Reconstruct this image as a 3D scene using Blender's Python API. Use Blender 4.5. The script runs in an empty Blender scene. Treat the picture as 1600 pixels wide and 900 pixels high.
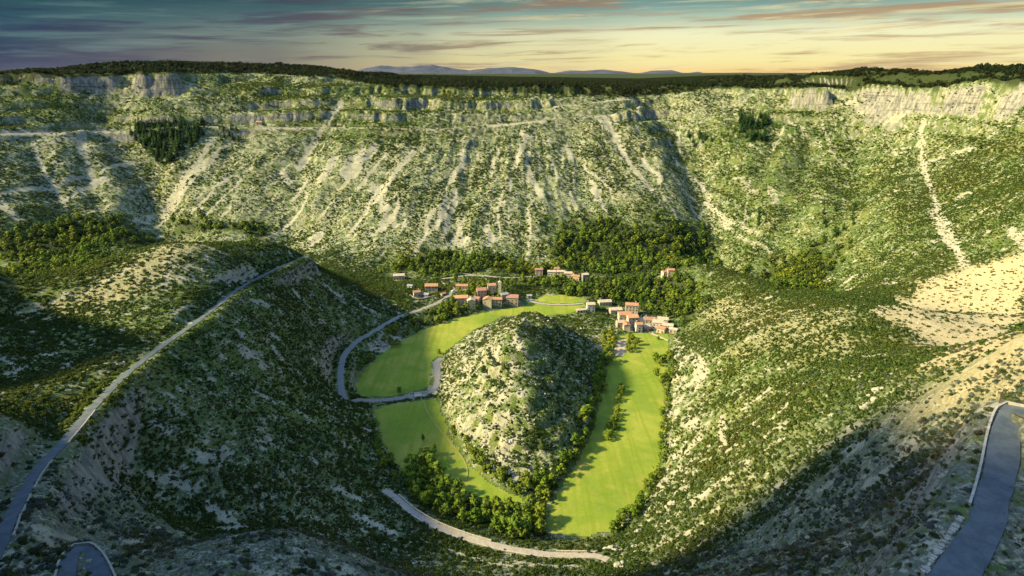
import bpy, bmesh, math, random
import numpy as np
R = math.radians
random.seed(7); rng = np.random.default_rng(7)
scene = bpy.context.scene
COL = scene.collection

# ------------------------------------------------------------------ camera
F = 953.0                      # focal length in photo pixels (1600 wide)
CAMH = 230.0                   # metres above the meadow floor
PITCH = R(19.5)
cam = bpy.data.cameras.new('camera'); cam.sensor_width = 36.0
cam.lens = 36.0 * F / 1600.0; cam.clip_start = 0.5; cam.clip_end = 60000
camo = bpy.data.objects.new('camera', cam); COL.objects.link(camo)
camo.location = (0, 0, CAMH); camo.rotation_euler = (R(90) - PITCH, 0, 0)
scene.camera = camo

# ------------------------------------------------------------------ light
SUN_EL = R(33.5); SUN_AZ = R(-98.0)        # azimuth from +Y, clockwise: from the left, a little behind the camera
sd = (math.sin(SUN_AZ) * math.cos(SUN_EL), math.cos(SUN_AZ) * math.cos(SUN_EL), math.sin(SUN_EL))
sl = bpy.data.lights.new('sun', 'SUN'); sl.energy = 5.0; sl.angle = R(4.0); sl.color = (1.0, 0.86, 0.48)
so = bpy.data.objects.new('sun', sl); COL.objects.link(so)
so.location = (-300, -100, 600)
from mathutils import Vector, Matrix
so.rotation_euler = Vector(sd).to_track_quat('Z', 'Y').to_euler()

class NT:
    """tiny node-graph helper"""
    def __init__(s, tree): s.t = tree; s.n = tree.nodes; s.l = tree.links
    def N(s, typ, **kw):
        n = s.n.new(typ)
        for k, v in kw.items():
            if k.startswith('i_'):
                key = k[2:]; key = int(key) if key.isdigit() else key.replace('_', ' ')
                if hasattr(v, 'is_output'): s.l.new(v, n.inputs[key])
                else: n.inputs[key].default_value = v
            else: setattr(n, k, v)
        return n
    def math(s, op, a, b=0.0, c=None, clamp=False):
        n = s.n.new('ShaderNodeMath'); n.operation = op; n.use_clamp = clamp
        for i, v in enumerate((a, b) + ((c,) if c is not None else ())):
            if hasattr(v, 'is_output'): s.l.new(v, n.inputs[i])
            else: n.inputs[i].default_value = v
        return n.outputs[0]
    def mix(s, f, a, b, blend='MIX'):
        n = s.n.new('ShaderNodeMix'); n.data_type = 'RGBA'; n.blend_type = blend; n.clamp_factor = True
        for i, v in ((0, f), (6, a), (7, b)):
            if hasattr(v, 'is_output'): s.l.new(v, n.inputs[i])
            else: n.inputs[i].default_value = v if i == 0 else (*v[:3], 1)
        return n.outputs[2]
    def ramp(s, f, stops, interp='LINEAR'):
        n = s.n.new('ShaderNodeValToRGB'); n.color_ramp.interpolation = interp
        e = n.color_ramp.elements
        while len(e) < len(stops): e.new(0.5)
        for q, (p, c) in zip(e, stops):
            q.position = p; q.color = (*c, 1) if isinstance(c, tuple) else (c, c, c, 1)
        s.l.new(f, n.inputs[0]); return n.outputs[0]
    def sstep(s, x, a, b):
        n = s.n.new('ShaderNodeMapRange'); n.interpolation_type = 'SMOOTHSTEP'
        s.l.new(x, n.inputs[0]); n.inputs[1].default_value = a; n.inputs[2].default_value = b
        return n.outputs[0]
    def noise(s, vec, scale, detail=4.0, rough=0.55, dist=0.0):
        n = s.n.new('ShaderNodeTexNoise'); s.l.new(vec, n.inputs['Vector'])
        n.inputs['Scale'].default_value = scale; n.inputs['Detail'].default_value = detail
        n.inputs['Roughness'].default_value = rough; n.inputs['Distortion'].default_value = dist
        return n.outputs[0]

def srgb(r, g, b):
    f = lambda c: c / 12.92 if c <= 0.04045 else ((c + 0.055) / 1.055) ** 2.4
    return (f(r / 255), f(g / 255), f(b / 255))

EXPOSURE = 1.15
world = bpy.data.worlds.new('World'); scene.world = world; world.use_nodes = True
w = NT(world.node_tree); w.n.clear()
def build_world():
    K = 0.15; G = 1.0 / (K * 2 ** EXPOSURE)
    gs = lambda r, g, b, m=1.0: tuple(c * G * m for c in srgb(r, g, b))
    sky = w.N('ShaderNodeTexSky', sky_type='NISHITA', sun_disc=False, sun_elevation=SUN_EL, sun_rotation=SUN_AZ,
              altitude=600.0, air_density=1.0, dust_density=1.5, ozone_density=2.0)
    tc = w.N('ShaderNodeTexCoord').outputs['Generated']
    sp = w.N('ShaderNodeSeparateXYZ', i_0=tc)
    el = w.math('ARCSINE', sp.outputs[2]); az = w.math('ARCTAN2', sp.outputs[0], sp.outputs[1])
    eld = w.math('MULTIPLY', el, 180 / math.pi); azd = w.math('MULTIPLY', az, 180 / math.pi)
    # glow of the low western sky, centred right of the view; even fall-off to every side
    d = w.math('ABSOLUTE', w.math('SUBTRACT', azd, 32.0))
    warp = w.noise(tc, 3.0, 3.0)
    d = w.math('ADD', d, w.math('MULTIPLY', w.math('SUBTRACT', warp, 0.5), 16.0))
    glow = w.ramp(w.math('DIVIDE', d, 100.0), [(0.0, 1.0), (0.18, 0.98), (0.30, 0.72), (0.42, 0.34), (0.55, 0.12), (0.72, 0.0)], 'EASE')
    low = w.ramp(w.math('DIVIDE', eld, 12.0), [(0.0, 1.0), (0.24, 0.85), (0.34, 0.42), (0.45, 0.12), (0.6, 0.0)], 'EASE')
    cool = w.ramp(w.math('DIVIDE', eld, 40.0), [(0.0, gs(28, 30, 74)), (0.03, gs(34, 44, 84)), (0.085, gs(40, 84, 98)), (0.125, gs(30, 70, 84)), (0.165, gs(10, 38, 54)), (0.3, gs(30, 72, 92)), (1.0, gs(40, 84, 118))])
    coolr = w.ramp(w.math('DIVIDE', eld, 40.0), [(0.0, gs(214, 200, 150)), (0.06, gs(196, 205, 165)), (0.11, gs(108, 158, 154)), (0.165, gs(58, 112, 124)), (0.3, gs(44, 98, 114)), (1.0, gs(40, 84, 118))])
    base = w.mix(glow, cool, coolr)
    warm = w.ramp(w.math('DIVIDE', eld, 9.0), [(0.0, gs(255, 216, 136)), (0.10, gs(255, 240, 164)), (0.36, gs(255, 252, 206)), (1.0, gs(222, 236, 196))])
    base = w.mix(w.math('MULTIPLY', glow, low), base, warm)
    # streaked clouds: noise on azimuth / elevation, stretched along the horizon and slightly tilted
    tilt = w.math('ADD', eld, w.math('MULTIPLY', azd, -0.022))
    def layer(fx, fy, zoff, det=6.0, rough=0.6, dist=0.5):
        cv = w.N('ShaderNodeCombineXYZ', i_0=w.math('MULTIPLY', azd, fx), i_1=w.math('MULTIPLY', tilt, fy), i_2=zoff).outputs[0]
        return w.noise(cv, 1.0, det, rough, dist)
    n1 = layer(0.05, 0.85, 0.0, 8.0, 0.66, 0.9); n2 = layer(0.10, 2.0, 4.0, 5.0, 0.6, 0.4); n3 = layer(0.075, 1.25, 9.0, 8.0, 0.66, 0.8); n4 = layer(0.16, 3.4, 15.0, 4.0, 0.55, 0.3)
    dark = w.sstep(w.math('ADD', w.math('MULTIPLY', n1, 0.6), w.math('MULTIPLY', n2, 0.4)), 0.475, 0.60)
    lit = w.sstep(w.math('ADD', w.math('MULTIPLY', n3, 0.65), w.math('MULTIPLY', n4, 0.35)), 0.48, 0.66)
    dcol = w.mix(glow, gs(34, 44, 84), gs(176, 138, 100))
    base = w.mix(w.math('MULTIPLY', dark, 0.74), base, dcol)
    lcol = w.mix(glow, gs(112, 146, 146), gs(255, 240, 180))
    lfac = w.math('MULTIPLY', lit, w.math('ADD', 0.40, w.math('MULTIPLY', glow, 0.25)))
    base = w.mix(lfac, base, lcol)
    up = w.sstep(eld, 14.0, 45.0)
    nish = w.mix(1.0, sky.outputs[0], (1.2, 1.42, 1.62), 'MULTIPLY')
    col = w.mix(w.math('MULTIPLY', up, 0.92), base, nish)
    bg = w.N('ShaderNodeBackground', i_0=col, i_1=K)
    w.N('ShaderNodeOutputWorld', i_0=bg.outputs[0])
build_world()
vs = scene.view_settings
vs.view_transform = 'Standard'; vs.look = 'None'; vs.exposure = EXPOSURE; vs.gamma = 1.0; vs.use_curve_mapping = False

# ------------------------------------------------------------------ helpers
def tag(o, label=None, cat=None, group=None, kind=None):
    if label: o['label'] = label
    if cat: o['category'] = cat
    if group: o['group'] = group
    if kind: o['kind'] = kind
    return o
def mesh_obj(name, verts, faces, mats, parent=None, smooth=False, fmat=None, link=True):
    me = bpy.data.meshes.new(name)
    me.from_pydata([tuple(map(float, v)) for v in verts] if not isinstance(verts, np.ndarray) else verts.tolist(), [], faces)
    for m in (mats if isinstance(mats, (list, tuple)) else [mats]): me.materials.append(m)
    if fmat is not None: me.polygons.foreach_set('material_index', np.asarray(fmat, dtype=np.int32))
    if smooth: me.polygons.foreach_set('use_smooth', np.ones(len(me.polygons), dtype=bool))
    me.update()
    o = bpy.data.objects.new(name, me)
    if link: COL.objects.link(o)
    if parent: o.parent = parent
    return o
def empty(name, loc, rz=0.0, link=True):
    o = bpy.data.objects.new(name, None); o.location = loc; o.rotation_euler = (0, 0, rz); o.empty_display_size = 0.5
    if link: COL.objects.link(o)
    return o
def copy_obj(o, parent=None):
    c = o.copy(); COL.objects.link(c); c.parent = parent
    return c
def copy_tree(o, parent=None):
    c = copy_obj(o, parent)
    for ch in o.children: copy_tree(ch, c)
    return c

# Perlin noise in numpy
_perm = rng.permutation(256); _perm = np.concatenate([_perm, _perm, _perm])
_ga = rng.uniform(0, 2 * math.pi, 256); _gx, _gy = np.cos(_ga), np.sin(_ga)
def perlin(x, y):
    x = np.asarray(x, float); y = np.asarray(y, float)
    xi = np.floor(x).astype(int); yi = np.floor(y).astype(int); xf = x - xi; yf = y - yi
    xi &= 255; yi &= 255
    u = xf * xf * xf * (xf * (xf * 6 - 15) + 10); v = yf * yf * yf * (yf * (yf * 6 - 15) + 10)
    def g(ix, iy, dx, dy):
        h = _perm[_perm[ix] + iy]
        return _gx[h] * dx + _gy[h] * dy
    a = g(xi, yi, xf, yf); b = g(xi + 1, yi, xf - 1, yf); c = g(xi, yi + 1, xf, yf - 1); d = g(xi + 1, yi + 1, xf - 1, yf - 1)
    return 1.5 * ((a + u * (b - a)) + v * ((c + u * (d - c)) - (a + u * (b - a))))
def fbm(x, y, oct=4, gain=0.5, lac=2.03):
    s = 0; a = 1.0; t = 0
    for i in range(oct):
        s = s + a * perlin(x + 17.3 * i, y - 9.1 * i); t += a; a *= gain; x = x * lac; y = y * lac
    return s / t
def ss(x, a, b):
    t = np.clip((x - a) / (b - a), 0, 1); return t * t * (3 - 2 * t)

# pixel -> direction (camera frame depth 1)
SP, CP = math.sin(PITCH), math.cos(PITCH)
def pdir(u, v):
    u = np.asarray(u, float); v = np.asarray(v, float)
    up = -(v - 450) / F
    return (u - 800) / F, CP + up * SP, -SP + CP * up
def PT(u, v, t):                       # point at depth t along the view axis
    x, y, z = pdir(u, v); return (x * t, y * t, CAMH + z * t)
def PZ(u, v, z0):                      # point of given height
    x, y, z = pdir(u, v); t = (z0 - CAMH) / z; return (x * t, y * t, z0)
def project(x, y, z):
    t = y * CP - (z - CAMH) * SP; up = y * SP + (z - CAMH) * CP
    t = np.where(t < 1, 1e-3, t)
    return 800 + F * x / t, 450 - F * up / t, t

# ------------------------------------------------------------------ terrain control points
ctrl = []
def cz(z, *px): ctrl.extend(PZ(u, v, z) for u, v in px)
def ct(*px): ctrl.extend(PT(u, v, t) for u, v, t in px)
# valley floor: three meadows round the central hill
cz(0, (965, 525), (1045, 530), (1042, 600), (1038, 660), (1030, 740), (1010, 765), (965, 830), (900, 838), (860, 825), (950, 640), (985, 650), (900, 760), (940, 570),
   (600, 640), (640, 625), (690, 625), (640, 720), (720, 720), (800, 780), (770, 780), (680, 770), (720, 800), (800, 815),
   (560, 605), (585, 570), (640, 520), (700, 497), (770, 485), (820, 478), (680, 575), (640, 580), (830, 465), (915, 470), (870, 480), (740, 800))
cz(2, (850, 455), (950, 450), (1010, 450), (1060, 470), (1060, 500), (780, 482))
cz(10, (700, 468), (760, 462), (800, 460), (650, 470), (600, 500), (720, 455))
cz(9, (535, 560), (530, 615), (560, 535), (585, 640), (610, 700), (622, 760))
cz(14, (615, 775), (650, 800), (720, 835), (800, 858), (930, 872), (860, 866))
cz(24, (800, 898), (700, 890), (900, 905), (940, 885))
# ground under and behind the camera
ctrl += [(0, 130, 84), (0, 60, 140), (0, 0, 196), (60, 0, 196), (-60, 0, 200), (0, -120, 226), (150, -100, 228), (300, -200, 230), (0, -400, 232), (-300, -300, 270), (60, 120, 120), (-60, 130, 118)]
# left hillside: the road's line, crest and flank
ct((20, 820, 141), (60, 740, 182), (100, 690, 208), (200, 580, 280), (300, 505, 350), (350, 470, 400), (410, 430, 470), (470, 405, 545))
ct((150, 880, 140), (0, 880, 128))
ct((20, 495, 345), (100, 455, 372), (180, 415, 408), (260, 380, 452), (330, 378, 490), (400, 380, 530), (450, 388, 570), (0, 600, 265), (100, 540, 312))
cz(62, (400, 600)); cz(72, (300, 720)); cz(54, (400, 760)); cz(44, (480, 840)); cz(40, (480, 600), (500, 690)); cz(46, (480, 520)); cz(24, (560, 800), (560, 470), (620, 845))
cz(14, (590, 450), (560, 440))
cz(66, (250, 800), (350, 860))
cz(86, (250, 640),)
ctrl += [PZ(400, 520, 75), PZ(450, 470, 66), PZ(500, 440, 50)]
# valley behind the left spur
cz(14, (520, 395), (440, 374)); cz(24, (300, 366), (200, 385), (120, 420)); cz(30, (40, 465), (0, 480))
# unseen hill added left of the view to shade the near slopes
ctrl += [(-150, 25, 285), (-200, 40, 322), (-250, 0, 345), (-260, -70, 345), (-150, -50, 300), (-330, 40, 330), (-400, -100, 330), (-480, 60, 300), (-340, 95, 262), (-230, 90, 250),
         (-240, 160, 150), (-300, 170, 150), (-340, 270, 202), (-420, 230, 225), (-400, 300, 170), (-560, 230, 200), (-460, 345, 118), (-620, 420, 105), (-700, 200, 220), (-800, 450, 130), (-420, 420, 70), (-340, 500, 48), (-500, 520, 48)]
# right spur: crest, flank, near slope with the road
ct((1600, 630, 118), (1450, 560, 270), (1400, 482, 400), (1320, 475, 450), (1230, 468, 520), (1150, 435, 610), (1090, 415, 680))
ct((1580, 650, 106), (1545, 720, 95), (1500, 880, 80), (1530, 800, 87), (1600, 860, 76), (1600, 720, 96))
cz(22, (1080, 560), (1085, 650), (1080, 720), (1050, 800), (1000, 870))
cz(52, (1180, 560), (1180, 640), (1150, 740), (1100, 850))
cz(82, (1280, 600), (1270, 690), (1230, 780), (1180, 880))
cz(120, (1400, 640), (1370, 740), (1320, 840)); cz(8, (1085, 500), (1080, 455))
cz(148, (1470, 720), (1430, 830))
ctrl += [(160, 60, 196), (150, 110, 196), (230, 130, 205), (320, 60, 220), (300, 180, 196)]
# gully behind the right spur, right wall
ct((1600, 560, 330), (1500, 480, 460), (1400, 455, 520), (1300, 450, 600), (1200, 440, 680), (1120, 412, 742))
ct((1600, 400, 480), (1600, 300, 560), (1600, 185, 680), (1400, 380, 620), (1400, 300, 700), (1400, 200, 840), (1500, 300, 640), (1500, 190, 760), (1300, 380, 690), (1300, 300, 780), (1300, 190, 905))
# far wall: base (px), rim (px, depth); points between on a slightly concave slope
for u, vb, zb, vr, tr in ((-150, 420, 30, 150, 860), (0, 400, 30, 158, 900), (100, 385, 26, 150, 940), (200, 372, 26, 152, 960), (300, 362, 26, 150, 975), (400, 366, 24, 145, 1000), (500, 385, 14, 145, 1010),
                          (600, 408, 9, 143, 1020), (700, 412, 8, 143, 1030), (800, 415, 6, 146, 1030), (900, 412, 5, 152, 1025), (1000, 410, 5, 158, 1010), (1110, 405, 6, 165, 1000), (1200, 415, 8, 168, 965)):
    b = np.array(PZ(u, vb, zb)); r = np.array(PT(u, vr, tr))
    for s in (0.0, 0.35, 0.7, 1.0):
        p = b + (r - b) * s; p[2] -= 10 * math.sin(s * math.pi); ctrl.append(tuple(p))
# plateau above the rim
PLAT = ((-300, 116, 1150), (-150, 117, 1150), (0, 118, 1150), (100, 113, 1180), (200, 106, 1230), (300, 104, 1250), (400, 105, 1250), (500, 109, 1230), (560, 116, 1200), (620, 124, 1180), (700, 126, 1170), (800, 131, 1170),
        (900, 134, 1170), (1000, 137, 1170), (1060, 131, 1180), (1120, 124, 1180), (1200, 124, 1150), (1280, 122, 1080), (1340, 112, 1040), (1400, 116, 1000), (1450, 122, 960), (1530, 110, 880), (1600, 113, 850), (1750, 116, 800))
for u, v, t in PLAT:
    p = PT(u, v, t); ctrl.append(p); q = PT(u, v, t * 1.35); ctrl.append((q[0], q[1], (p[2] + 215) / 2))
RIM = ((-300, 128, 900), (0, 126, 935), (100, 118, 965), (200, 115, 990), (300, 124, 1008), (400, 127, 1035), (500, 129, 1045), (600, 132, 1055), (700, 131, 1060), (800, 134, 1060), (900, 139, 1060), (1000, 145, 1045),
       (1110, 141, 1030), (1200, 138, 995), (1300, 138, 930), (1400, 136, 865), (1500, 135, 780), (1600, 128, 705), (1750, 130, 650))
for u, v, t in RIM: ctrl.append(PT(u, v, t))
# central hill: ridge and foot
ctrl += [(11, 304, 2), (9, 322, 14), (6, 350, 29), (2, 385, 45), (2, 413, 58), (12, 445, 45), (26, 480, 38), (20, 525, 10), (-42, 470, 10), (60, 470, 12), (-28, 400, 25), (34, 400, 28), (-22, 350, 16), (34, 350, 16), (-22, 440, 27), (40, 450, 32), (-45, 440, 10),
         (-64, 425, 1), (72, 425, 1), (-58, 385, 2), (66, 385, 2), (-46, 345, 1), (58, 345, 1), (-26, 315, 1), (44, 315, 1), (-50, 510, 1), (66, 510, 2), (-12, 322, 9), (30, 322, 9)]
ctrl += [(1000, 1000, 226), (1000, 700, 228), (1000, 1400, 222), (950, 400, 228), (900, 100, 230), (700, -200, 230), (-1100, 1000, 226), (-1100, 500, 220), (-1100, 1400, 224), (-900, -200, 235), (820, 1150, 226), (850, 820, 228)]
C = np.array(ctrl, float)
# thin-plate spline with a little smoothing
S0 = 100.0
def _phi(d2): return 0.5 * d2 * np.log(d2 + 1e-12)
def tps_fit(C, lam=0.02):
    n = len(C); X = C[:, :2] / S0
    d2 = ((X[:, None] - X[None]) ** 2).sum(-1); K = _phi(d2) + lam * np.eye(n)
    P = np.c_[np.ones(n), X]; A = np.zeros((n + 3, n + 3)); A[:n, :n] = K; A[:n, n:] = P; A[n:, :n] = P.T
    return np.linalg.solve(A, np.r_[C[:, 2], 0, 0, 0]), X
TW, TX = tps_fit(C)
def tps(x, y):
    x = np.clip(x, -1100, 1000) / S0; y = np.clip(y, -400, 1600) / S0
    out = np.empty(x.size); xf = x.ravel(); yf = y.ravel(); n = len(TX)
    for i in range(0, xf.size, 40000):
        a = xf[i:i + 40000]; b = yf[i:i + 40000]
        d2 = (a[:, None] - TX[:, 0]) ** 2 + (b[:, None] - TX[:, 1]) ** 2
        out[i:i + 40000] = _phi(d2) @ TW[:n] + TW[n] + TW[n + 1] * a + TW[n + 2] * b
    return out.reshape(x.shape)

# variable-spacing sheet
def axis(knots):
    out = [knots[0][0]]
    for (a, s0), (b, s1) in zip(knots[:-1], knots[1:]):
        p = a
        while p < b - 1e-6:
            f = (p - a) / (b - a); p = p + s0 + (s1 - s0) * f; out.append(min(p, b))
    o = [out[0]]
    for p in out[1:]:
        if p - o[-1] > 0.3: o.append(p)
    return np.array(o)
gx = axis([(-16000, 900), (-3000, 200), (-1100, 22), (-820, 5.5), (-300, 3.2), (-150, 1.9), (150, 1.9), (300, 3.2), (820, 5.5), (1000, 20), (3000, 200), (16000, 900)])
gy = axis([(-3000, 500), (-400, 40), (-50, 8), (50, 2.2), (280, 1.9), (420, 2.4), (700, 3.2), (1080, 2.9), (1300, 9), (1700, 40), (4000, 250), (18000, 1000)])
GX, GY = np.meshgrid(gx, gy)
print('grid', GX.shape)
Z = tps(GX, GY)
far = np.maximum(ss(np.abs(GX), 950, 1300), np.maximum(ss(GY, 1350, 1700), ss(-GY, 250, 500)))
platz = 214 + 10 * fbm(GX / 500, GY / 500, 3) - 6 * ss(GY, 2500, 9000)
Z = Z * (1 - far) + platz * far

def seg_dist(x, y, pl):
    """distance to polyline and arclength parameter's point index"""
    best = np.full(x.shape, 1e9); bz = np.zeros(x.shape)
    for a, b in zip(pl[:-1], pl[1:]):
        dx, dy = b[0] - a[0], b[1] - a[1]; L2 = dx * dx + dy * dy + 1e-9
        t = np.clip(((x - a[0]) * dx + (y - a[1]) * dy) / L2, 0, 1)
        d = np.hypot(x - a[0] - t * dx, y - a[1] - t * dy)
        m = d < best; best = np.where(m, d, best); bz = np.where(m, a[2] + t * (b[2] - a[2]), bz)
    return best, bz

def hz(x, y):
    x = np.asarray(x, float); y = np.asarray(y, float)
    i = np.clip(np.searchsorted(gx, x) - 1, 0, len(gx) - 2); j = np.clip(np.searchsorted(gy, y) - 1, 0, len(gy) - 2)
    fx = np.clip((x - gx[i]) / (gx[i + 1] - gx[i]), 0, 1); fy = np.clip((y - gy[j]) / (gy[j + 1] - gy[j]), 0, 1)
    return (Z[j, i] * (1 - fx) + Z[j, i + 1] * fx) * (1 - fy) + (Z[j + 1, i] * (1 - fx) + Z[j + 1, i + 1] * fx) * fy
def hit(u, v, tmax=1500.0, tmin=45.0):
    """pixels -> points on the ground"""
    u = np.atleast_1d(np.asarray(u, float)); v = np.atleast_1d(np.asarray(v, float))
    dx, dy, dz = pdir(u, v); lo = np.full(u.shape, tmin); done = np.zeros(u.shape, bool); hi = np.full(u.shape, tmax); t = tmin
    while t < tmax:
        st = 1.0 + t * 0.003; t2 = t + st
        b = (~done) & (CAMH + dz * t2 < hz(dx * t2, dy * t2))
        lo[b] = t; hi[b] = t2; done |= b; t = t2
    for _ in range(12):
        m = (lo + hi) / 2; below = CAMH + dz * m < hz(dx * m, dy * m)
        hi = np.where(below, m, hi); lo = np.where(below, lo, m)
    return np.c_[dx * hi, dy * hi, hz(dx * hi, dy * hi)], hi
def hitp(px): return hit([p[0] for p in px], [p[1] for p in px])[0]
def smooth_line(pts, step):
    """Catmull-Rom resample"""
    P = np.asarray(pts, float); P = np.vstack([2 * P[0] - P[1], P, 2 * P[-1] - P[-2]]); out = []
    for i in range(1, len(P) - 2):
        p0, p1, p2, p3 = P[i - 1:i + 3]; n = max(2, int(np.linalg.norm((p2 - p1)[:2]) / step))
        for k in range(n):
            t = k / n
            out.append(0.5 * ((2 * p1) + (-p0 + p2) * t + (2 * p0 - 5 * p1 + 4 * p2 - p3) * t * t + (-p0 + 3 * p1 - 3 * p2 + p3) * t ** 3))
    out.append(P[-2]); return np.array(out)
def inpoly(x, y, poly):
    r = np.zeros(np.shape(x), bool); n = len(poly)
    for i in range(n):
        x0, y0 = poly[i][:2]; x1, y1 = poly[(i + 1) % n][:2]
        c = ((y0 > y) != (y1 > y)) & (x < (x1 - x0) * (y - y0) / (y1 - y0 + 1e-12) + x0)
        r ^= c
    return r

# ---- meadows in plan (from pixels on the floor)
def floorpoly(px): return np.array([PZ(u, v, 0) for u, v in px])
MEADOW_E = floorpoly([(962, 522), (1000, 520), (1046, 522), (1044, 560), (1040, 600), (1040, 660), (1034, 720), (1024, 748), (1008, 770), (985, 800), (960, 832), (915, 841), (868, 838), (848, 826), (858, 790), (880, 755), (905, 712), (926, 665), (940, 610), (948, 560)])
MEADOW_S = floorpoly([(582, 640), (610, 632), (650, 626), (684, 622), (694, 650), (706, 684), (738, 728), (775, 758), (815, 776), (826, 786), (790, 792), (735, 776), (700, 765), (668, 748), (640, 752), (612, 722), (596, 690)])
MEADOW_N = floorpoly([(552, 604), (572, 574), (612, 540), (660, 515), (710, 498), (770, 486), (815, 478), (850, 462), (890, 460), (916, 468), (916, 478), (895, 490), (850, 494), (790, 494), (742, 516), (700, 548), (676, 572), (672, 606), (645, 612), (600, 620), (565, 622)])
def poly_sd(x, y, poly):
    d, _ = seg_dist(x, y, np.vstack([poly, poly[:1]]) if poly.shape[1] == 3 else poly)
    return np.where(inpoly(x, y, poly), -d, d)
box = (GX > -200) & (GX < 200) & (GY > 220) & (GY < 680)
bx, by = GX[box], GY[box]
msd = np.minimum(np.minimum(poly_sd(bx, by, MEADOW_E), poly_sd(bx, by, MEADOW_S)), poly_sd(bx, by, MEADOW_N))
MSD = np.full(GX.shape, 300.0); MSD[box] = msd
flat = 1 - ss(MSD, 0, 6)
Z = np.where(flat > 0, Z * (1 - flat) + flat * (0.35 * fbm(GX / 40, GY / 40, 2)), Z)

# plateau level: the rim does not bulge above the country behind it
_pu = [p[0] for p in PLAT]; _pz = [PT(*p)[2] for p in PLAT]
cap = np.interp(800 + F * GX * 1.06 / np.maximum(GY, 1), _pu, _pz) + 1.0
Z = np.where((GY > 560) & (Z > cap), cap + 0.12 * (Z - cap), Z)
# high bluff added out of view, raised to throw shade over the near right slope
shade_bluff = ss(-GX - 0.35 * np.maximum(GY, 0), 125, 165) * ss(GX, -560, -480) * ss(146 - GY + 70 * fbm(GX / 85, GY / 85, 3), 0, 34) * ss(GY, -260, -180)
Z = np.maximum(Z, Z * (1 - shade_bluff) + shade_bluff * (352 + 26 * fbm(GX / 45, GY / 45, 4)))
# ---- relief: gullies, rills, strata
wall = ss(GY, 640, 760) * (1 - far)
calm = ss(MSD, 5, 40)
near = 1 - ss(np.hypot(GX, GY), 250, 500)
Z0 = Z.copy()
GULLY = [([(262, 366), (244, 330), (238, 290), (215, 245), (185, 205), (165, 165)], 32, 23), ([(1118, 404), (1112, 350), (1108, 300), (1085, 240), (1060, 190), (1030, 160)], 36, 28),
         ([(1500, 400), (1470, 330), (1450, 270), (1440, 190)], 16, 6), ([(1170, 350), (1200, 240), (1225, 195)], 14, 5), ([(470, 265), (500, 210), (530, 165)], 22, 6),
         ([(120, 360), (80, 290), (50, 220)], 16, 5), ([(150, 320), (128, 220)], 14, 5), ([(700, 400), (735, 280), (760, 200)], 26, 6), ([(930, 395), (905, 290), (890, 200)], 24, 5),
         ([(1560, 420), (1540, 300), (1520, 200)], 26, 6), ([(1290, 440), (1310, 380), (1330, 300), (1350, 200)], 38, 24), ([(1200, 430), (1240, 330), (1270, 230)], 26, 13)]
for px, wd, dp in GULLY:
    pl = smooth_line(hitp(px), 12); m = (GX > pl[:, 0].min() - 3 * wd) & (GX < pl[:, 0].max() + 3 * wd) & (GY > pl[:, 1].min() - 3 * wd) & (GY < pl[:, 1].max() + 3 * wd)
    wx = GX[m] + 6 * fbm(GX[m] / 30, GY[m] / 30, 3); d, _ = seg_dist(wx, GY[m], pl)
    Z[m] -= dp * np.exp(-(d / wd) ** 2)
SKX = GX + 0.42 * (GY - 720) * np.tanh(GX / 160)          # rills fan out from the middle of the wall
Z += wall * (7.5 * fbm(SKX / 70 + 0.35 * perlin(GX / 70, GY / 70), GY / 200, 4) + 3.0 * fbm(SKX / 21, GY / 60, 3) + 2.0 * fbm(GX / 30, GY / 30, 3))
mid = calm * (1 - wall) * (1 - far)
Z += mid * (1 - near) * (3.2 * fbm(GX / 45, GY / 45, 4)) + mid * near * (1.3 * fbm(GX / 26, GY / 26, 4) + 0.35 * fbm(GX / 5, GY / 5, 3))
Z += (1 - flat) * (1 - far) * 0.5 * fbm(GX / 7, GY / 7, 2)
# limestone strata: steps near the rim and on the central hill
rimmask = ss(Z, 128, 168) * (1 - ss(Z, 216, 236)) * wall * np.clip(0.55 + 1.6 * fbm(GX / 120 + 5, GY / 120, 3), 0, 1)
rimmask = np.maximum(rimmask, ss(Z, 60, 120) * wall * 0.45 * ss(fbm(GX / 90, GY / 60, 3), 0.05, 0.3))
def steps(Z, T, sh, wv):
    zz = (Z + sh) / T; fl = np.floor(zz); f = zz - fl
    return (fl + ss(f, 0.5 - wv, 0.5 + wv)) * T - sh
sh = 7 * fbm(GX / 160, GY / 160, 3)
Z = Z * (1 - rimmask) + steps(Z, 19.0, sh, 0.16) * rimmask
hillm = ss(Z, 6, 14) * (GX > -75) * (GX < 75) * (GY > 305) * (GY < 560)
hm2 = hillm * np.clip(0.65 + 1.3 * fbm(GX / 25, GY / 25, 2), 0.15, 1.0)
Z = Z * (1 - hm2) + steps(Z + 2.4 * fbm(GX / 9, GY / 9, 3), 8.0, 3.5 * fbm(GX / 25, GY / 25, 2), 0.13) * hm2
# two pale cliff buttresses under the left rim, big cliffs under the right rim
def buttress(u0, u1, vb, vt, t, dz):
    a = np.array(PT(u0, vb, t)); b = np.array(PT(u1, vb, t)); top = PT((u0 + u1) / 2, vt, t)[2]; bot = a[2]
    L = np.linalg.norm((b - a)[:2]); ex = (b - a)[:2] / L; ey = np.array([-ex[1], ex[0]])
    lx = (GX - a[0]) * ex[0] + (GY - a[1]) * ex[1]; ly = (GX - a[0]) * ey[0] + (GY - a[1]) * ey[1]
    ly = ly + 11 * fbm(GX / 38, GY / 90, 4) + 2.5 * perlin(lx / 7, ly * 0 + u0); lx = lx + 4 * fbm(GX / 14, GY / 14, 3)
    zt = top - dz; ins = ss(Z, zt - 9, zt) * ss(lx, -6, 4) * (1 - ss(lx, L - 4, L + 6)) * ss(ly, -3, 2.5) * (1 - ss(ly, 60, 150))
    return ins, top
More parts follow.
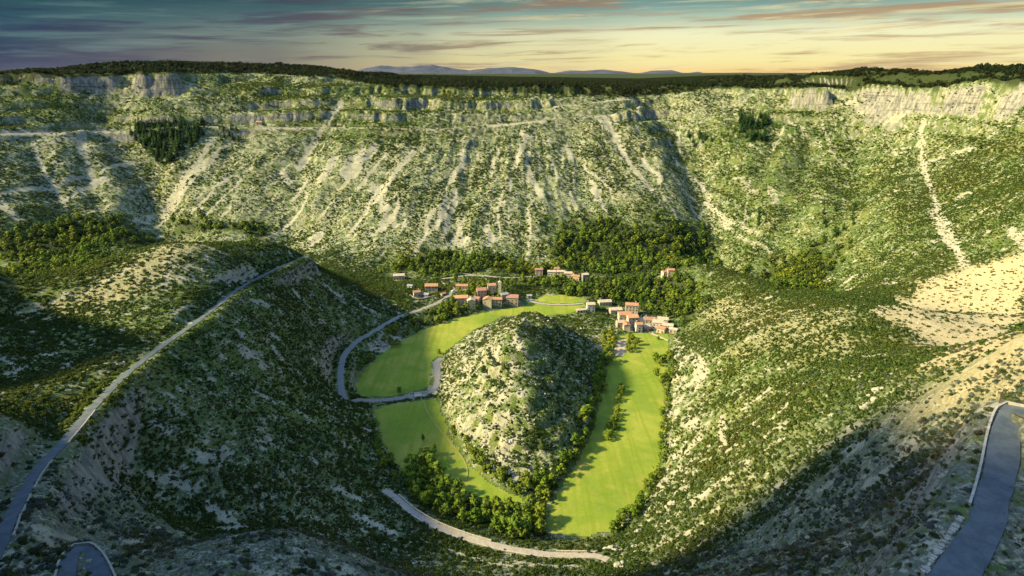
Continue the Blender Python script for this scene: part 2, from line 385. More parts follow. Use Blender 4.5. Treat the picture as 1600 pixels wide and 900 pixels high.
for b in ((18, 168, 150, 116, 952, 14), (214, 275, 148, 113, 980, 25), (275, 330, 148, 117, 985, 11), (1262, 1302, 166, 137, 905, 22), (1380, 1420, 152, 134, 845, 14), (1515, 1620, 164, 124, 690, 26), (1170, 1250, 150, 138, 950, 12), (1440, 1500, 160, 138, 780, 16)):
    ins, top = buttress(*b)
    Z = np.where(ins > 0, np.maximum(Z, Z * (1 - ins) + ins * (top + 9.0 * fbm(GX / 26, GY / 32, 4))), Z)

# ------------------------------------------------------------------ roads (pixels on the relief, then graded)
ROADS = {}
def road(name, px, width, shoulder, zs=None, lift=0.0):
    if zs is None: P = hitp(px)
    else: P = np.array([PZ(u, v, z) for (u, v), z in zip(px, zs)]) if not np.isscalar(zs) else np.array([PZ(u, v, zs) for u, v in px])
    P = smooth_line(P, 2.5 if width > 3 else 4)
    k = np.ones(15) / 15; zc = np.convolve(np.pad(P[:, 2], 7, mode='edge'), k, 'valid'); P[:, 2] = zc + lift
    m = (GX > P[:, 0].min() - 25) & (GX < P[:, 0].max() + 25) & (GY > P[:, 1].min() - 25) & (GY < P[:, 1].max() + 25)
    d, bz = seg_dist(GX[m], GY[m], P)
    f = 1 - ss(d, width / 2 + shoulder, width / 2 + shoulder + 8)
    Z[m] = Z[m] * (1 - f) + (bz - 0.12) * f
    ROADS[name] = (P, width); return P
LEFT_PX = [(-40, 900, 118), (-4, 850, 130), (14, 815, 143), (38, 770, 165), (62, 733, 186), (100, 690, 208), (150, 632, 243), (200, 582, 280), (250, 543, 315), (300, 508, 350), (340, 477, 390), (375, 450, 432), (410, 431, 472), (450, 412, 520), (478, 402, 560)]
road('left', [p[:2] for p in LEFT_PX], 3.4, 1.6, [PT(*p)[2] for p in LEFT_PX])
road('hairpin', [(92, 925), (108, 898), (130, 888), (150, 894), (162, 908), (168, 935)], 3.2, 1.0)
road('right', [(1475, 930), (1500, 885), (1530, 832), (1552, 785), (1562, 735), (1566, 695), (1580, 664), (1612, 652), (1680, 650)], 4.1, 1.4)
road('lower', [(600, 764), (618, 778), (645, 800), (685, 822), (740, 843), (800, 858), (860, 866), (930, 871), (950, 872)], 3.4, 1.0)
road('hamlet', [(716, 449), (704, 459), (690, 470), (660, 483), (620, 497), (585, 517), (555, 536), (538, 556), (532, 580), (533, 606), (540, 622), (560, 628), (600, 627), (640, 620), (662, 617), (680, 604), (684, 585), (682, 568), (690, 560)], 5.0, 1.2)
road('lane', [(826, 468), (836, 473), (860, 476), (890, 476), (912, 474)], 3.2, 0.6)
road('wall_track', [(-20, 210), (60, 208), (160, 206), (300, 198), (400, 199), (500, 199), (600, 200), (680, 202), (760, 196), (850, 188), (930, 181), (1000, 177)], 4.5, 1.5)
road('upper_track', [(870, 166), (930, 161), (990, 156), (1000, 160), (996, 172)], 5.0, 2.0)
road('terrace_track', [(690, 436), (740, 430), (790, 434), (835, 433)], 3.0, 0.5)
print('z range', Z.min(), Z.max())
# ------------------------------------------------------------------ ground masks
BARE = np.zeros(GX.shape); DRY = np.zeros(GX.shape); WOOD = np.zeros(GX.shape)
def paint(mask, px, wpx, val=1.0, soft=0.6):
    P, t = hit([p[0] for p in px], [p[1] for p in px]); wm = wpx * float(np.mean(t)) / F / 2
    if len(P) == 1: P = np.vstack([P, P + [0.5, 0, 0]])
    pl = P; e = wm * 3 + 15
    m = (GX > pl[:, 0].min() - e) & (GX < pl[:, 0].max() + e) & (GY > pl[:, 1].min() - e) & (GY < pl[:, 1].max() + e)
    d, _ = seg_dist(GX[m] + wm * 0.9 * fbm(GX[m] / (wm * 1.6), GY[m] / (wm * 1.6), 3), GY[m] + wm * 0.9 * fbm(GX[m] / (wm * 1.5) + 9, GY[m] / (wm * 1.5), 3), pl)
    mask[m] = np.maximum(mask[m], val * (1 - ss(d, wm * (1 - soft), wm * (1 + soft))))
def paint_poly(mask, px, val=1.0, edge=8.0):
    P = hitp(px); e = edge * 2
    m = (GX > P[:, 0].min() - e) & (GX < P[:, 0].max() + e) & (GY > P[:, 1].min() - e) & (GY < P[:, 1].max() + e)
    x = GX[m] + edge * fbm(GX[m] / (edge * 2), GY[m] / (edge * 2), 3); y = GY[m] + edge * fbm(GX[m] / (edge * 2) + 7, GY[m] / (edge * 2), 3)
    sdv = poly_sd(x, y, np.c_[P[:, :2], P[:, 2]])
    mask[m] = np.maximum(mask[m], val * (1 - ss(sdv, -edge, edge)))
for px, wd in (([(50, 215), (60, 250), (70, 270), (95, 310), (115, 350)], 7), ([(125, 205), (130, 235)], 14), ([(133, 240), (147, 292)], 7), ([(0, 318), (30, 345), (62, 360)], 15), ([(122, 384), (142, 394)], 20),
               ([(285, 292), (265, 325), (258, 338)], 17), ([(532, 163), (512, 190), (482, 238), (468, 262)], 13), ([(565, 240), (545, 272)], 24), ([(582, 290), (602, 326)], 15), ([(522, 250), (500, 280)], 16), ([(490, 374)], 26),
               ([(945, 184), (952, 200), (962, 217)], 14), ([(822, 212), (804, 262)], 8), ([(828, 272), (846, 306)], 10), ([(1226, 196), (1205, 238)], 6), ([(1172, 280), (1162, 352)], 5), ([(1206, 298), (1212, 314)], 22),
               ([(1441, 186), (1440, 230), (1450, 285), (1470, 335), (1487, 372), (1502, 405), (1525, 435)], 8), ([(1456, 330), (1492, 388)], 12), ([(1580, 358), (1605, 388)], 10), ([(440, 268), (450, 285)], 12), ([(610, 340), (618, 352)], 12),
               ([(725, 380)], 22), ([(890, 300), (905, 345)], 5), ([(520, 315), (500, 340)], 6), ([(1060, 205), (1062, 240)], 6), ([(0, 207), (160, 204)], 7), ([(388, 165), (392, 190)], 4),
               ([(560, 808), (610, 832)], 22), ([(520, 760), (560, 780)], 10), ([(590, 545), (610, 530)], 22), ([(620, 530), (600, 545)], 18), ([(1128, 650), (1130, 700)], 10), ([(1052, 770), (1075, 760)], 12), ([(1100, 590), (1090, 560)], 14),
               ([(1030, 850), (1080, 830)], 16), ([(960, 860), (1000, 850)], 14), ([(330, 440), (400, 425)], 9), ([(270, 490), (300, 478)], 9), ([(130, 460), (200, 420)], 9), ([(30, 490), (110, 460)], 8),
               ([(330, 790), (390, 830)], 16), ([(230, 740), (300, 760)], 14), ([(760, 880), (900, 885)], 14), ([(700, 860), (760, 880)], 10), ([(1160, 640), (1200, 610)], 8)):
    paint(BARE, px, wd)
# natural streaks down the far wall, and broken bare patches on the nearer slopes
st = fbm(SKX / 13 + 0.6 * perlin(GX / 60, GY / 60), GY / 75, 3) + 0.5 * fbm(GX / 50, GY / 70, 3)
BARE = np.maximum(BARE, wall * 0.95 * ss(st, 0.40, 0.58))
# thin scree chutes fanning down the wall
for _ in range(70):
    x = rng.uniform(-640, 560); y = rng.uniform(780, 985); L = rng.uniform(25, 110); wm = rng.uniform(1.2, 4.2); k_ = 0.55 * math.tanh(x / 160) + rng.normal(0, 0.12); pl = []
    for f_ in np.linspace(0, 1, 6): pl.append((x + k_ * L * f_ + rng.normal(0, 2.5), y - L * f_, 0.0))
    pl = np.array(pl); m = (GX > pl[:, 0].min() - 25) & (GX < pl[:, 0].max() + 25) & (GY > pl[:, 1].min() - 25) & (GY < pl[:, 1].max() + 25)
    d, _z = seg_dist(GX[m] + 3.5 * fbm(GX[m] / 9, GY[m] / 9, 3), GY[m], pl); BARE[m] = np.maximum(BARE[m], 1 - ss(d, wm * 0.5, wm * 1.7))
bp = fbm(GX / 14, GY / 14, 4) + 0.35 * fbm(GX / 60 + 3, GY / 60, 2)
BARE = np.maximum(BARE, mid * 0.9 * ss(bp, 0.26, 0.44))
hillz = (np.abs(GX - 5) < 66) & (GY > 300) & (GY < 540) & (MSD > 3)
BARE = np.where(hillz, np.maximum(BARE * 0.5, 0.46 + 0.75 * fbm(GX / 8, GY / 8, 4) - 0.35 * ss(GX, 0, 30)), BARE)  # bare rock, with the lit left face painted paler than the right
margin = (GX > 70) & (GX < 150) & (GY > 230) & (GY < 560) & (MSD > 4) & (MSD < 45)
BARE = np.where(margin, np.maximum(BARE, (0.46 + 0.7 * fbm(GX / 10, GY / 10, 4)) * (1 - ss(MSD, 16, 45))), BARE)
BARE = np.clip(BARE, 0, 1)
paint_poly(DRY, [(1370, 480), (1420, 450), (1480, 425), (1560, 400), (1640, 390), (1640, 640), (1560, 622), (1480, 605), (1440, 580), (1430, 540), (1400, 510)], 1.0, 14)
paint_poly(DRY, [(40, 492), (130, 445), (250, 385), (330, 383), (300, 430), (180, 480), (90, 500)], 0.55, 12)
paint_poly(BARE, [(150, 450), (260, 390), (400, 385), (430, 400), (330, 455), (230, 480)], 0.42, 20)
paint_poly(DRY, [(1090, 470), (1200, 468), (1330, 478), (1360, 560), (1250, 560), (1150, 540)], 0.4, 14)
PINE = np.zeros(GX.shape)
for p in ([(870, 358), (940, 350), (1010, 352), (1100, 362), (1125, 400), (1080, 425), (1000, 425), (930, 425), (890, 420), (880, 390)], [(620, 402), (700, 404), (860, 408), (860, 425), (700, 430), (600, 420)],
          [(265, 352), (340, 345), (420, 358), (420, 372), (300, 368)], [(0, 350), (60, 365), (110, 340), (200, 360), (240, 370), (150, 405), (60, 445), (0, 465)],
          [(830, 440), (930, 442), (960, 432), (1060, 432), (1085, 450), (1080, 500), (1060, 500), (1010, 480), (950, 465), (880, 455)], [(1210, 410), (1290, 380), (1310, 440), (1230, 452), (1180, 425)]):
    paint_poly(WOOD, p, 1.0, 30)
for p in ([(195, 195), (215, 185), (325, 188), (322, 225), (260, 262), (222, 245)], [(1150, 175), (1205, 178), (1200, 225), (1155, 222)], [(1060, 200), (1115, 210), (1112, 232), (1070, 228)], [(1280, 320), (1350, 310), (1345, 370), (1285, 375)], [(330, 200), (378, 198), (378, 224), (338, 224)]):
    paint_poly(PINE, p, 1.0, 12)
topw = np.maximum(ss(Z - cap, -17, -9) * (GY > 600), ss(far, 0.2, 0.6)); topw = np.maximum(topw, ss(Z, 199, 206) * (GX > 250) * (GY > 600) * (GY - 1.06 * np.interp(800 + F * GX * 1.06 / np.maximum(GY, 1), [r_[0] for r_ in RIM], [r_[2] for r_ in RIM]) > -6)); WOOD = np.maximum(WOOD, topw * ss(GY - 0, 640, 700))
for a_, b_ in ((-20, 300), (380, 690), (690, 860), (860, 1000)):
    q_ = [(u, v + 1) for u, v in [(-20, 210), (60, 208), (160, 206), (300, 198), (400, 199), (500, 199), (600, 200), (680, 202), (760, 196), (850, 188), (930, 181), (1000, 177)] if a_ <= u <= b_]
    if len(q_) > 1: paint(BARE, q_, 6)
paint(BARE, [(870, 166), (930, 161), (990, 156)], 7)
LUSH = np.zeros(GX.shape)
for p in ([(1100, 200), (1180, 170), (1290, 180), (1420, 190), (1420, 300), (1400, 380), (1330, 450), (1200, 440), (1130, 400), (1120, 300)], [(300, 115), (560, 128), (800, 140), (820, 170), (650, 160), (420, 165), (320, 150)], [(0, 330), (120, 330), (240, 372), (120, 420), (0, 470)],
          [(850, 340), (1130, 345), (1130, 420), (850, 420)], [(560, 400), (860, 405), (860, 440), (560, 430)], [(1140, 180), (1500, 180), (1500, 240), (1300, 230)], [(1500, 200), (1620, 200), (1620, 330), (1520, 330)], [(0, 120), (60, 120), (250, 170), (330, 190), (150, 200), (0, 190)],
          [(380, 150), (620, 160), (700, 195), (560, 230), (420, 195)], [(1000, 180), (1090, 215), (1120, 300), (1060, 250)]):
    paint_poly(LUSH, p, 1.0, 34)
LUSH = np.maximum(LUSH, mid * 0.8)
BARE = BARE * (1 - 0.45 * LUSH * wall)
# no bare scree where a wood stands
BARE = BARE * (1 - 0.8 * WOOD) * (1 - 0.8 * PINE)

# ------------------------------------------------------------------ materials
MATS = {}
def newmat(name):
    m = bpy.data.materials.new(name); m.use_nodes = True; g = NT(m.node_tree); g.n.clear(); MATS[name] = m
    return m, g
def finish(g, col, rough=0.95, bump=None, bs=0.3, bd=0.1, spec=0.15, trans=None):
    b = g.N('ShaderNodeBsdfPrincipled', i_Roughness=rough); b.inputs['Specular IOR Level'].default_value = spec
    if hasattr(col, 'is_output'): g.l.new(col, b.inputs['Base Color'])
    else: b.inputs['Base Color'].default_value = (*col, 1)
    if bump is not None:
        bn = g.N('ShaderNodeBump', i_Strength=bs, i_Distance=bd, i_Height=bump); g.l.new(bn.outputs[0], b.inputs['Normal'])
    out = b.outputs[0]
    if trans is not None:
        tn = g.N('ShaderNodeBsdfTranslucent'); g.l.new(trans, tn.inputs[0]) if hasattr(trans, 'is_output') else None
        ms = g.N('ShaderNodeMixShader', i_0=0.36); g.l.new(out, ms.inputs[1]); g.l.new(tn.outputs[0], ms.inputs[2]); out = ms.outputs[0]
    g.N('ShaderNodeOutputMaterial', i_0=out)

def mat_terrain():
    m, g = newmat('terrain')
    geo = g.N('ShaderNodeNewGeometry'); pos = geo.outputs['Position']
    att = lambda n: g.N('ShaderNodeAttribute', attribute_name=n).outputs['Fac']
    bare, dry, wood, wl = att('bare'), att('dry'), att('wood'), att('wall')
    nz = g.N('ShaderNodeSeparateXYZ', i_0=geo.outputs['Normal']).outputs[2]
    steep = g.math('SUBTRACT', 1.0, g.sstep(nz, 0.38, 0.58))
    nf = g.noise(pos, 0.9, 5, 0.65); nm = g.noise(pos, 0.16, 5, 0.6); nb = g.noise(pos, 0.03, 4, 0.6); ns = g.noise(pos, 3.2, 3, 0.6)
    # limestone rubble between the plants
    stone = g.ramp(nm, [(0.25, (0.21, 0.197, 0.125)), (0.5, (0.32, 0.297, 0.19)), (0.75, (0.44, 0.405, 0.275))])
    stone = g.mix(g.math('MULTIPLY', g.sstep(ns, 0.55, 0.72), 0.55), stone, (0.17, 0.16, 0.12))
    grass = g.ramp(nb, [(0.3, (0.055, 0.092, 0.020)), (0.5, (0.085, 0.120, 0.025)), (0.7, (0.140, 0.150, 0.034))])
    grass = g.mix(g.math('MULTIPLY', g.sstep(nf, 0.5, 0.7), 0.5), grass, (0.045, 0.065, 0.02))
    upl = att('upland'); dg = g.ramp(nf, [(0.35, (0.085, 0.095, 0.055)), (0.55, (0.15, 0.155, 0.105)), (0.7, (0.24, 0.235, 0.175))])
    grass = g.mix(g.math('MULTIPLY', upl, g.sstep(g.noise(pos, 0.35, 4, 0.65), 0.36, 0.52)), grass, dg)
    thr = g.math('ADD', g.math('MULTIPLY', nf, 0.55), g.math('MULTIPLY', nm, 0.45))
    patch = g.sstep(g.math('ADD', thr, g.math('MULTIPLY', wl, 0.050)), 0.51, 0.58)                                  # broken ground
    patch = g.math('MULTIPLY', patch, g.math('SUBTRACT', 1.0, wood))
    cov = g.math('MAXIMUM', g.math('MULTIPLY', patch, 0.85), g.sstep(g.math('ADD', bare, g.math('MULTIPLY', g.math('SUBTRACT', thr, 0.5), 1.6)), 0.3, 0.6))
    col = g.mix(cov, grass, stone)
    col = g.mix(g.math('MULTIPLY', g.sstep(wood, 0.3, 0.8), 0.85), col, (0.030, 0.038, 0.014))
    straw = g.ramp(nf, [(0.3, (0.22, 0.17, 0.07)), (0.5, (0.42, 0.34, 0.17)), (0.7, (0.55, 0.47, 0.28))])
    col = g.mix(g.math('MULTIPLY', dry, g.sstep(nm, 0.18, 0.38)), col, straw)
    # cliffs: grey and ochre limestone with vertical streaks and bedding
    sv = g.N('ShaderNodeMapping', i_0=pos); sv.inputs['Scale'].default_value = (0.30, 0.30, 0.06)
    streak = g.noise(sv.outputs[0], 1.0, 5, 0.6)
    bv = g.N('ShaderNodeMapping', i_0=pos); bv.inputs['Scale'].default_value = (0.02, 0.02, 0.35)
    bed = g.noise(bv.outputs[0], 1.0, 4, 0.6)
    cliff = g.ramp(streak, [(0.3, (0.09, 0.09, 0.082)), (0.45, (0.20, 0.19, 0.15)), (0.60, (0.33, 0.30, 0.225)), (0.78, (0.36, 0.28, 0.17))])
    cliff = g.mix(g.math('MULTIPLY', g.sstep(bed, 0.52, 0.66), 0.6), cliff, (0.07, 0.075, 0.05))
    col = g.mix(steep, col, cliff)
    hgt = g.math('ADD', g.math('MULTIPLY', nf, 1.0), g.math('MULTIPLY', streak, g.math('MULTIPLY', steep, 2.0)))
    finish(g, col, 1.0, hgt, 0.55, 1.2, 0.05)
    return m
def mat_meadow():
    m, g = newmat('meadow_grass')
    pos = g.N('ShaderNodeNewGeometry').outputs['Position']
    a = g.noise(pos, 0.035, 4, 0.6, 0.4); b = g.noise(pos, 0.5, 5, 0.65); c = g.noise(pos, 3.0, 3, 0.7)
    col = g.ramp(a, [(0.3, (0.135, 0.195, 0.026)), (0.5, (0.195, 0.242, 0.030)), (0.7, (0.285, 0.285, 0.045))])
    col = g.mix(g.math('MULTIPLY', g.sstep(b, 0.48, 0.7), 0.4), col, (0.115, 0.185, 0.014))
    col = g.mix(g.math('MULTIPLY', g.sstep(c, 0.52, 0.75), 0.35), col, (0.31, 0.31, 0.04))
    e = g.noise(pos, 0.018, 5, 0.7, 0.8); f = g.noise(pos, 0.11, 5, 0.7)
    col = g.mix(g.math('MULTIPLY', g.sstep(g.math('ADD', g.math('MULTIPLY', e, 0.6), g.math('MULTIPLY', f, 0.4)), 0.47, 0.62), 0.75), col, (0.33, 0.285, 0.055))
    col = g.mix(g.math('MULTIPLY', g.sstep(f, 0.54, 0.68), 0.35), col, (0.09, 0.15, 0.018))
    # mowing lines
    mp = g.N('ShaderNodeMapping', i_0=pos); mp.inputs['Rotation'].default_value = (0, 0, R(8)); mp.inputs['Scale'].default_value = (0.28, 0.012, 1)
    ln = g.noise(mp.outputs[0], 1.0, 2, 0.5)
    col = g.mix(g.math('MULTIPLY', g.sstep(ln, 0.48, 0.62), 0.5), col, (0.15, 0.20, 0.016))
    finish(g, col, 1.0, g.math('ADD', b, c), 0.5, 0.35, 0.02)
    return m
def mat_simple(name, c1, c2, scale=1.0, rough=0.95, c3=None, bs=0.4, bd=0.05, spec=0.15, island=False):
    m, g = newmat(name)
    pos = g.N('ShaderNodeNewGeometry').outputs['Position']
    a = g.noise(pos, scale, 5, 0.65); b = g.noise(pos, scale * 6, 3, 0.6)
    col = g.mix(g.sstep(a, 0.35, 0.65), c1, c2)
    if c3: col = g.mix(g.math('MULTIPLY', g.sstep(b, 0.55, 0.7), 0.7), col, c3)
    rnd = g.N('ShaderNodeObjectInfo').outputs['Random']
    col = g.mix(g.math('MULTIPLY', rnd, 0.22), col, tuple(0.55 * x for x in c1))
    finish(g, col, rough, b, bs, bd, spec)
    return m
def mat_leaf(name, cols, tcol, vary=0.5):
    """foliage: colour differs from plant to plant and from leaf clump to leaf clump"""
    m, g = newmat(name)
    rnd = g.N('ShaderNodeObjectInfo').outputs['Random']
    isl = g.N('ShaderNodeNewGeometry').outputs['Random Per Island']
    f = g.math('ADD', g.math('MULTIPLY', rnd, 1 - vary * 0.6), g.math('MULTIPLY', isl, vary * 0.6))
    n = len(cols); col = g.ramp(f, [(i / (n - 1), c) for i, c in enumerate(cols)])
    loc = g.N('ShaderNodeObjectInfo').outputs['Location']; ln = g.noise(loc, 0.011, 3, 0.6)
    col = g.mix(g.math('MULTIPLY', g.sstep(ln, 0.44, 0.66), 0.8), col, g.mix(1.0, col, (1.5, 1.05, 0.85), 'MULTIPLY'))
    col = g.mix(g.math('MULTIPLY', isl, 0.35), col, tcol)
    tr = g.mix(0.5, col, tcol)
    finish(g, col, 0.75, None, spec=0.12, trans=tr)
    return m
M_TERRAIN = mat_terrain(); M_MEADOW = mat_meadow()
M_ASPHALT = mat_simple('asphalt', (0.082, 0.098, 0.100), (0.125, 0.14, 0.135), 0.35, 0.9, (0.07, 0.08, 0.085), 0.3, 0.02)
M_PALE_ROAD = mat_simple('gravel_road', (0.36, 0.31, 0.235), (0.27, 0.235, 0.18), 0.6, 1.0, (0.42, 0.37, 0.29))
M_GREY_ROAD = mat_simple('worn_asphalt', (0.20, 0.185, 0.16), (0.26, 0.235, 0.20), 0.5, 1.0, (0.16, 0.15, 0.135))
M_WALLSTONE = mat_simple('wall_stone', (0.46, 0.41, 0.31), (0.34, 0.30, 0.23), 0.8, 0.95, (0.24, 0.21, 0.16))
M_ROCK = mat_simple('limestone', (0.42, 0.385, 0.28), (0.31, 0.285, 0.21), 0.5, 0.95, (0.20, 0.185, 0.14), 0.6, 0.2)
M_LEAF_FAR = mat_leaf('scrub_foliage', [(0.030, 0.066, 0.014), (0.052, 0.096, 0.018), (0.085, 0.125, 0.022), (0.140, 0.150, 0.030)], (0.12, 0.17, 0.03))
NEARC = {'olive': [(0.080, 0.110, 0.030), (0.12, 0.145, 0.040), (0.155, 0.17, 0.05)], 'grey green': [(0.11, 0.145, 0.115), (0.16, 0.195, 0.16), (0.21, 0.245, 0.21)],
         'dark green': [(0.036, 0.064, 0.022), (0.055, 0.090, 0.030), (0.080, 0.115, 0.038)], 'brownish': [(0.090, 0.075, 0.036), (0.125, 0.10, 0.050), (0.14, 0.13, 0.06)]}
M_NEAR = {k: mat_leaf(k.replace(' ', '_') + '_foliage', c, (0.11, 0.14, 0.06)) for k, c in NEARC.items()}
M_LEAF_TREE = mat_leaf('tree_foliage', [(0.070, 0.140, 0.014), (0.115, 0.195, 0.018), (0.175, 0.245, 0.024), (0.24, 0.265, 0.03)], (0.26, 0.35, 0.04))
M_LEAF_PINE = mat_leaf('conifer_foliage', [(0.022, 0.066, 0.014), (0.034, 0.088, 0.018), (0.048, 0.105, 0.022)], (0.06, 0.14, 0.03))
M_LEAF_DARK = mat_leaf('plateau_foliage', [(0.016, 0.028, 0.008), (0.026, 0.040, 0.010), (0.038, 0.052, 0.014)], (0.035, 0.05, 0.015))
M_BARK = mat_simple('bark', (0.12, 0.095, 0.07), (0.20, 0.17, 0.13), 2.0)

# ------------------------------------------------------------------ terrain mesh
def build_terrain():
    ny, nx = GX.shape; V = np.c_[GX.ravel(), GY.ravel(), Z.ravel()].astype(np.float32)
    # roughen cliffs sideways so that they are not a plain extrusion of the grid
    gzx = np.gradient(Z, gx, axis=1); gzy = np.gradient(Z, gy, axis=0); sl = np.hypot(gzx, gzy)
    k = (ss(sl, 0.9, 1.8) * wall).ravel()
    V[:, 0] += (k * 2.6 * fbm(GX.ravel() / 8, Z.ravel() / 9, 3)).astype(np.float32); V[:, 1] += (k * 3.6 * fbm(GX.ravel() / 9 + 4, Z.ravel() / 7, 3)).astype(np.float32)
    idx = np.arange(ny * nx).reshape(ny, nx)
    q = np.stack([idx[:-1, :-1], idx[:-1, 1:], idx[1:, 1:], idx[1:, :-1]], -1).reshape(-1, 4).astype(np.int32)
    me = bpy.data.meshes.new('terrain'); me.vertices.add(len(V)); me.vertices.foreach_set('co', V.ravel())
    me.loops.add(q.size); me.loops.foreach_set('vertex_index', q.ravel())
    me.polygons.add(len(q)); me.polygons.foreach_set('loop_start', np.arange(0, q.size, 4, dtype=np.int32))
    me.polygons.foreach_set('use_smooth', np.ones(len(q), bool)); me.update(calc_edges=True); me.validate()
    for n, a in (('bare', BARE), ('dry', DRY), ('wood', WOOD), ('wall', wall * (1 - LUSH)), ('upland', 1 - ss(np.hypot(GX, GY), 150, 330))):
        at = me.attributes.new(n, 'FLOAT', 'POINT'); at.data.foreach_set('value', a.ravel().astype(np.float32))
    me.materials.append(M_TERRAIN)
    o = bpy.data.objects.new('terrain', me); COL.objects.link(o)
    tag(o, 'limestone canyon slopes and plateau with scree and rock ledges', None, None, 'structure')
    return sl
SLOPE = build_terrain()

def build_meadow(name, poly, label):
    x0, x1, y0, y1 = poly[:, 0].min(), poly[:, 0].max(), poly[:, 1].min(), poly[:, 1].max()
    st = 1.6; xs = np.arange(x0 - 2, x1 + 2, st); ys = np.arange(y0 - 2, y1 + 2, st); X, Y = np.meshgrid(xs, ys)
    xw = X + 1.8 * fbm(X / 9, Y / 9, 2); yw = Y + 1.8 * fbm(X / 9 + 5, Y / 9, 2)
    ins = inpoly(xw, yw, poly)
    for rn in ('hamlet', 'lane'):
        d, _ = seg_dist(X, Y, ROADS[rn][0]); ins &= d > ROADS[rn][1] / 2 + 1.0
    zz = hz(X, Y) + 0.22 + 0.10 * fbm(X / 3, Y / 3, 3); nx = len(xs); vid = {}; V = []; Fc = []
    for j in range(len(ys) - 1):
        for i in range(nx - 1):
            if ins[j, i] and ins[j, i + 1] and ins[j + 1, i] and ins[j + 1, i + 1]:
                f = []
                for a, b in ((j, i), (j, i + 1), (j + 1, i + 1), (j + 1, i)):
                    if (a, b) not in vid: vid[a, b] = len(V); V.append((X[a, b], Y[a, b], zz[a, b]))
                    f.append(vid[a, b])
                Fc.append(f)
    o = mesh_obj(name, V, Fc, M_MEADOW, smooth=True); tag(o, label, None, None, 'structure')
build_meadow('meadow', MEADOW_E, 'long sunlit meadow between the rocky hill and the bend road slope')
build_meadow('meadow', MEADOW_S, 'half shaded meadow below the bridge')
build_meadow('meadow', MEADOW_N, 'curved meadow between the hamlet and the rocky hill')

def ribbon(P, w, lift=0.0, off=0.0, jitter=0.0):
    P = np.asarray(P); T = np.gradient(P[:, :2], axis=0); T /= np.linalg.norm(T, axis=1)[:, None] + 1e-9; Nn = np.c_[T[:, 1], -T[:, 0]]
    a = P.copy(); b = P.copy(); n = len(P)
    ja = jitter * fbm(np.arange(n) / 3.0, np.zeros(n), 3); jb = jitter * fbm(np.arange(n) / 3.0, np.ones(n) * 7.7, 3)
    a[:, :2] += Nn * (off - w / 2 + ja)[:, None] if np.ndim(off - w / 2 + ja) else Nn * (off - w / 2); b[:, :2] += Nn * (off + w / 2 + jb)[:, None] if np.ndim(jb) else Nn * (off + w / 2)
    a[:, 2] += lift; b[:, 2] += lift
    return a, b
def build_road(key, name, mat, label, lift=0.10, jitter=0.7):
    P, w = ROADS[key]; a, b = ribbon(P, w, lift, 0.0, jitter); c = P.copy(); c[:, 2] += lift + 0.05; n = len(P)
    lo_a = a.copy(); lo_b = b.copy(); lo_a[:, 2] -= 0.5; lo_b[:, 2] -= 0.5
    V = np.vstack([lo_a, a, c, b, lo_b]); Fc = [(r * n + i, r * n + i + 1, (r + 1) * n + i + 1, (r + 1) * n + i) for r in range(4) for i in range(n - 1)]
    o = mesh_obj(name, V, Fc, mat, smooth=False); tag(o, label, None, None, 'structure'); return o
build_road('left', 'road', M_ASPHALT, 'narrow asphalt road running down the shaded hillside spur')
build_road('hairpin', 'road', M_ASPHALT, 'hairpin bend of asphalt road low on the shaded slope')
build_road('right', 'road', M_ASPHALT, 'bluish asphalt road bending over the dry slope')
build_road('lower', 'road', M_PALE_ROAD, 'pale lower road curving past the tree belt')
build_road('hamlet', 'road', M_GREY_ROAD, 'grey road from the hamlet round to the bridge')
build_road('lane', 'path', M_PALE_ROAD, 'thin pale lane across the small meadow', 0.32)
build_road('wall_track', 'road', M_PALE_ROAD, 'thin pale road cut across the far canyon wall', 0.3, 0.8)
build_road('upper_track', 'road', M_PALE_ROAD, 'pale road bend near the canyon rim', 0.3, 0.8)
build_road('terrace_track', 'path', M_PALE_ROAD, 'pale terrace path above the hamlet', 0.3)

# distant mountains on the horizon
def mountains(name, prof, t, depth, mat, label, seed):
    us = np.arange(prof[0][0], prof[-1][0] + 1, 2.0); vtop = np.interp(us, [p[0] for p in prof], [p[1] for p in prof])
    rows = 26; V = []; n = len(us)
    for r in range(rows):
        f = r / (rows - 1); tt = t + (f - 0.5) * depth; x = (us - 800) / F * t * 1.06; y = np.full(n, tt)
        ztop = CAMH + (112.5 - vtop) / F * t * 1.06
        env = 1 - abs(f - 0.5) * 2; env = env ** 0.8
        zz = 120 + (ztop - 120) * env + 45 * env * (1 - env) * 3 * fbm(x / 600 + seed, y / 500, 4) + 10 * fbm(x / 160 + seed, y / 160, 3)
        V.append(np.c_[x, y, zz])
    Fc = [(r * n + i, r * n + i + 1, (r + 1) * n + i + 1, (r + 1) * n + i) for r in range(rows - 1) for i in range(n - 1)]
    o = mesh_obj(name, np.vstack(V), Fc, mat, smooth=False); tag(o, label, None, None, 'structure')
M_MOUNT = mat_simple('hazed_mountain_rock', (0.040, 0.048, 0.066), (0.075, 0.080, 0.10), 0.006, 1.0, (0.16, 0.15, 0.15), 0.2, 5.0)  # blue of distant haze is mixed into the rock colour
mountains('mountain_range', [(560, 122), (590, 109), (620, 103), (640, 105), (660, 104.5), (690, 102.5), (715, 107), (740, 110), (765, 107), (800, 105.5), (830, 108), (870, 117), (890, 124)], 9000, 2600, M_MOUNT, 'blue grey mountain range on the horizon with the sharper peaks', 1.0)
mountains('mountain_range', [(830, 124), (862, 113), (880, 110), (900, 110.5), (925, 109), (950, 111), (975, 114), (995, 110.5), (1020, 110), (1040, 114), (1060, 112), (1078, 119), (1095, 126)], 11500, 2600, M_MOUNT, 'paler low mountain range on the horizon beside the sharper one', 4.0)
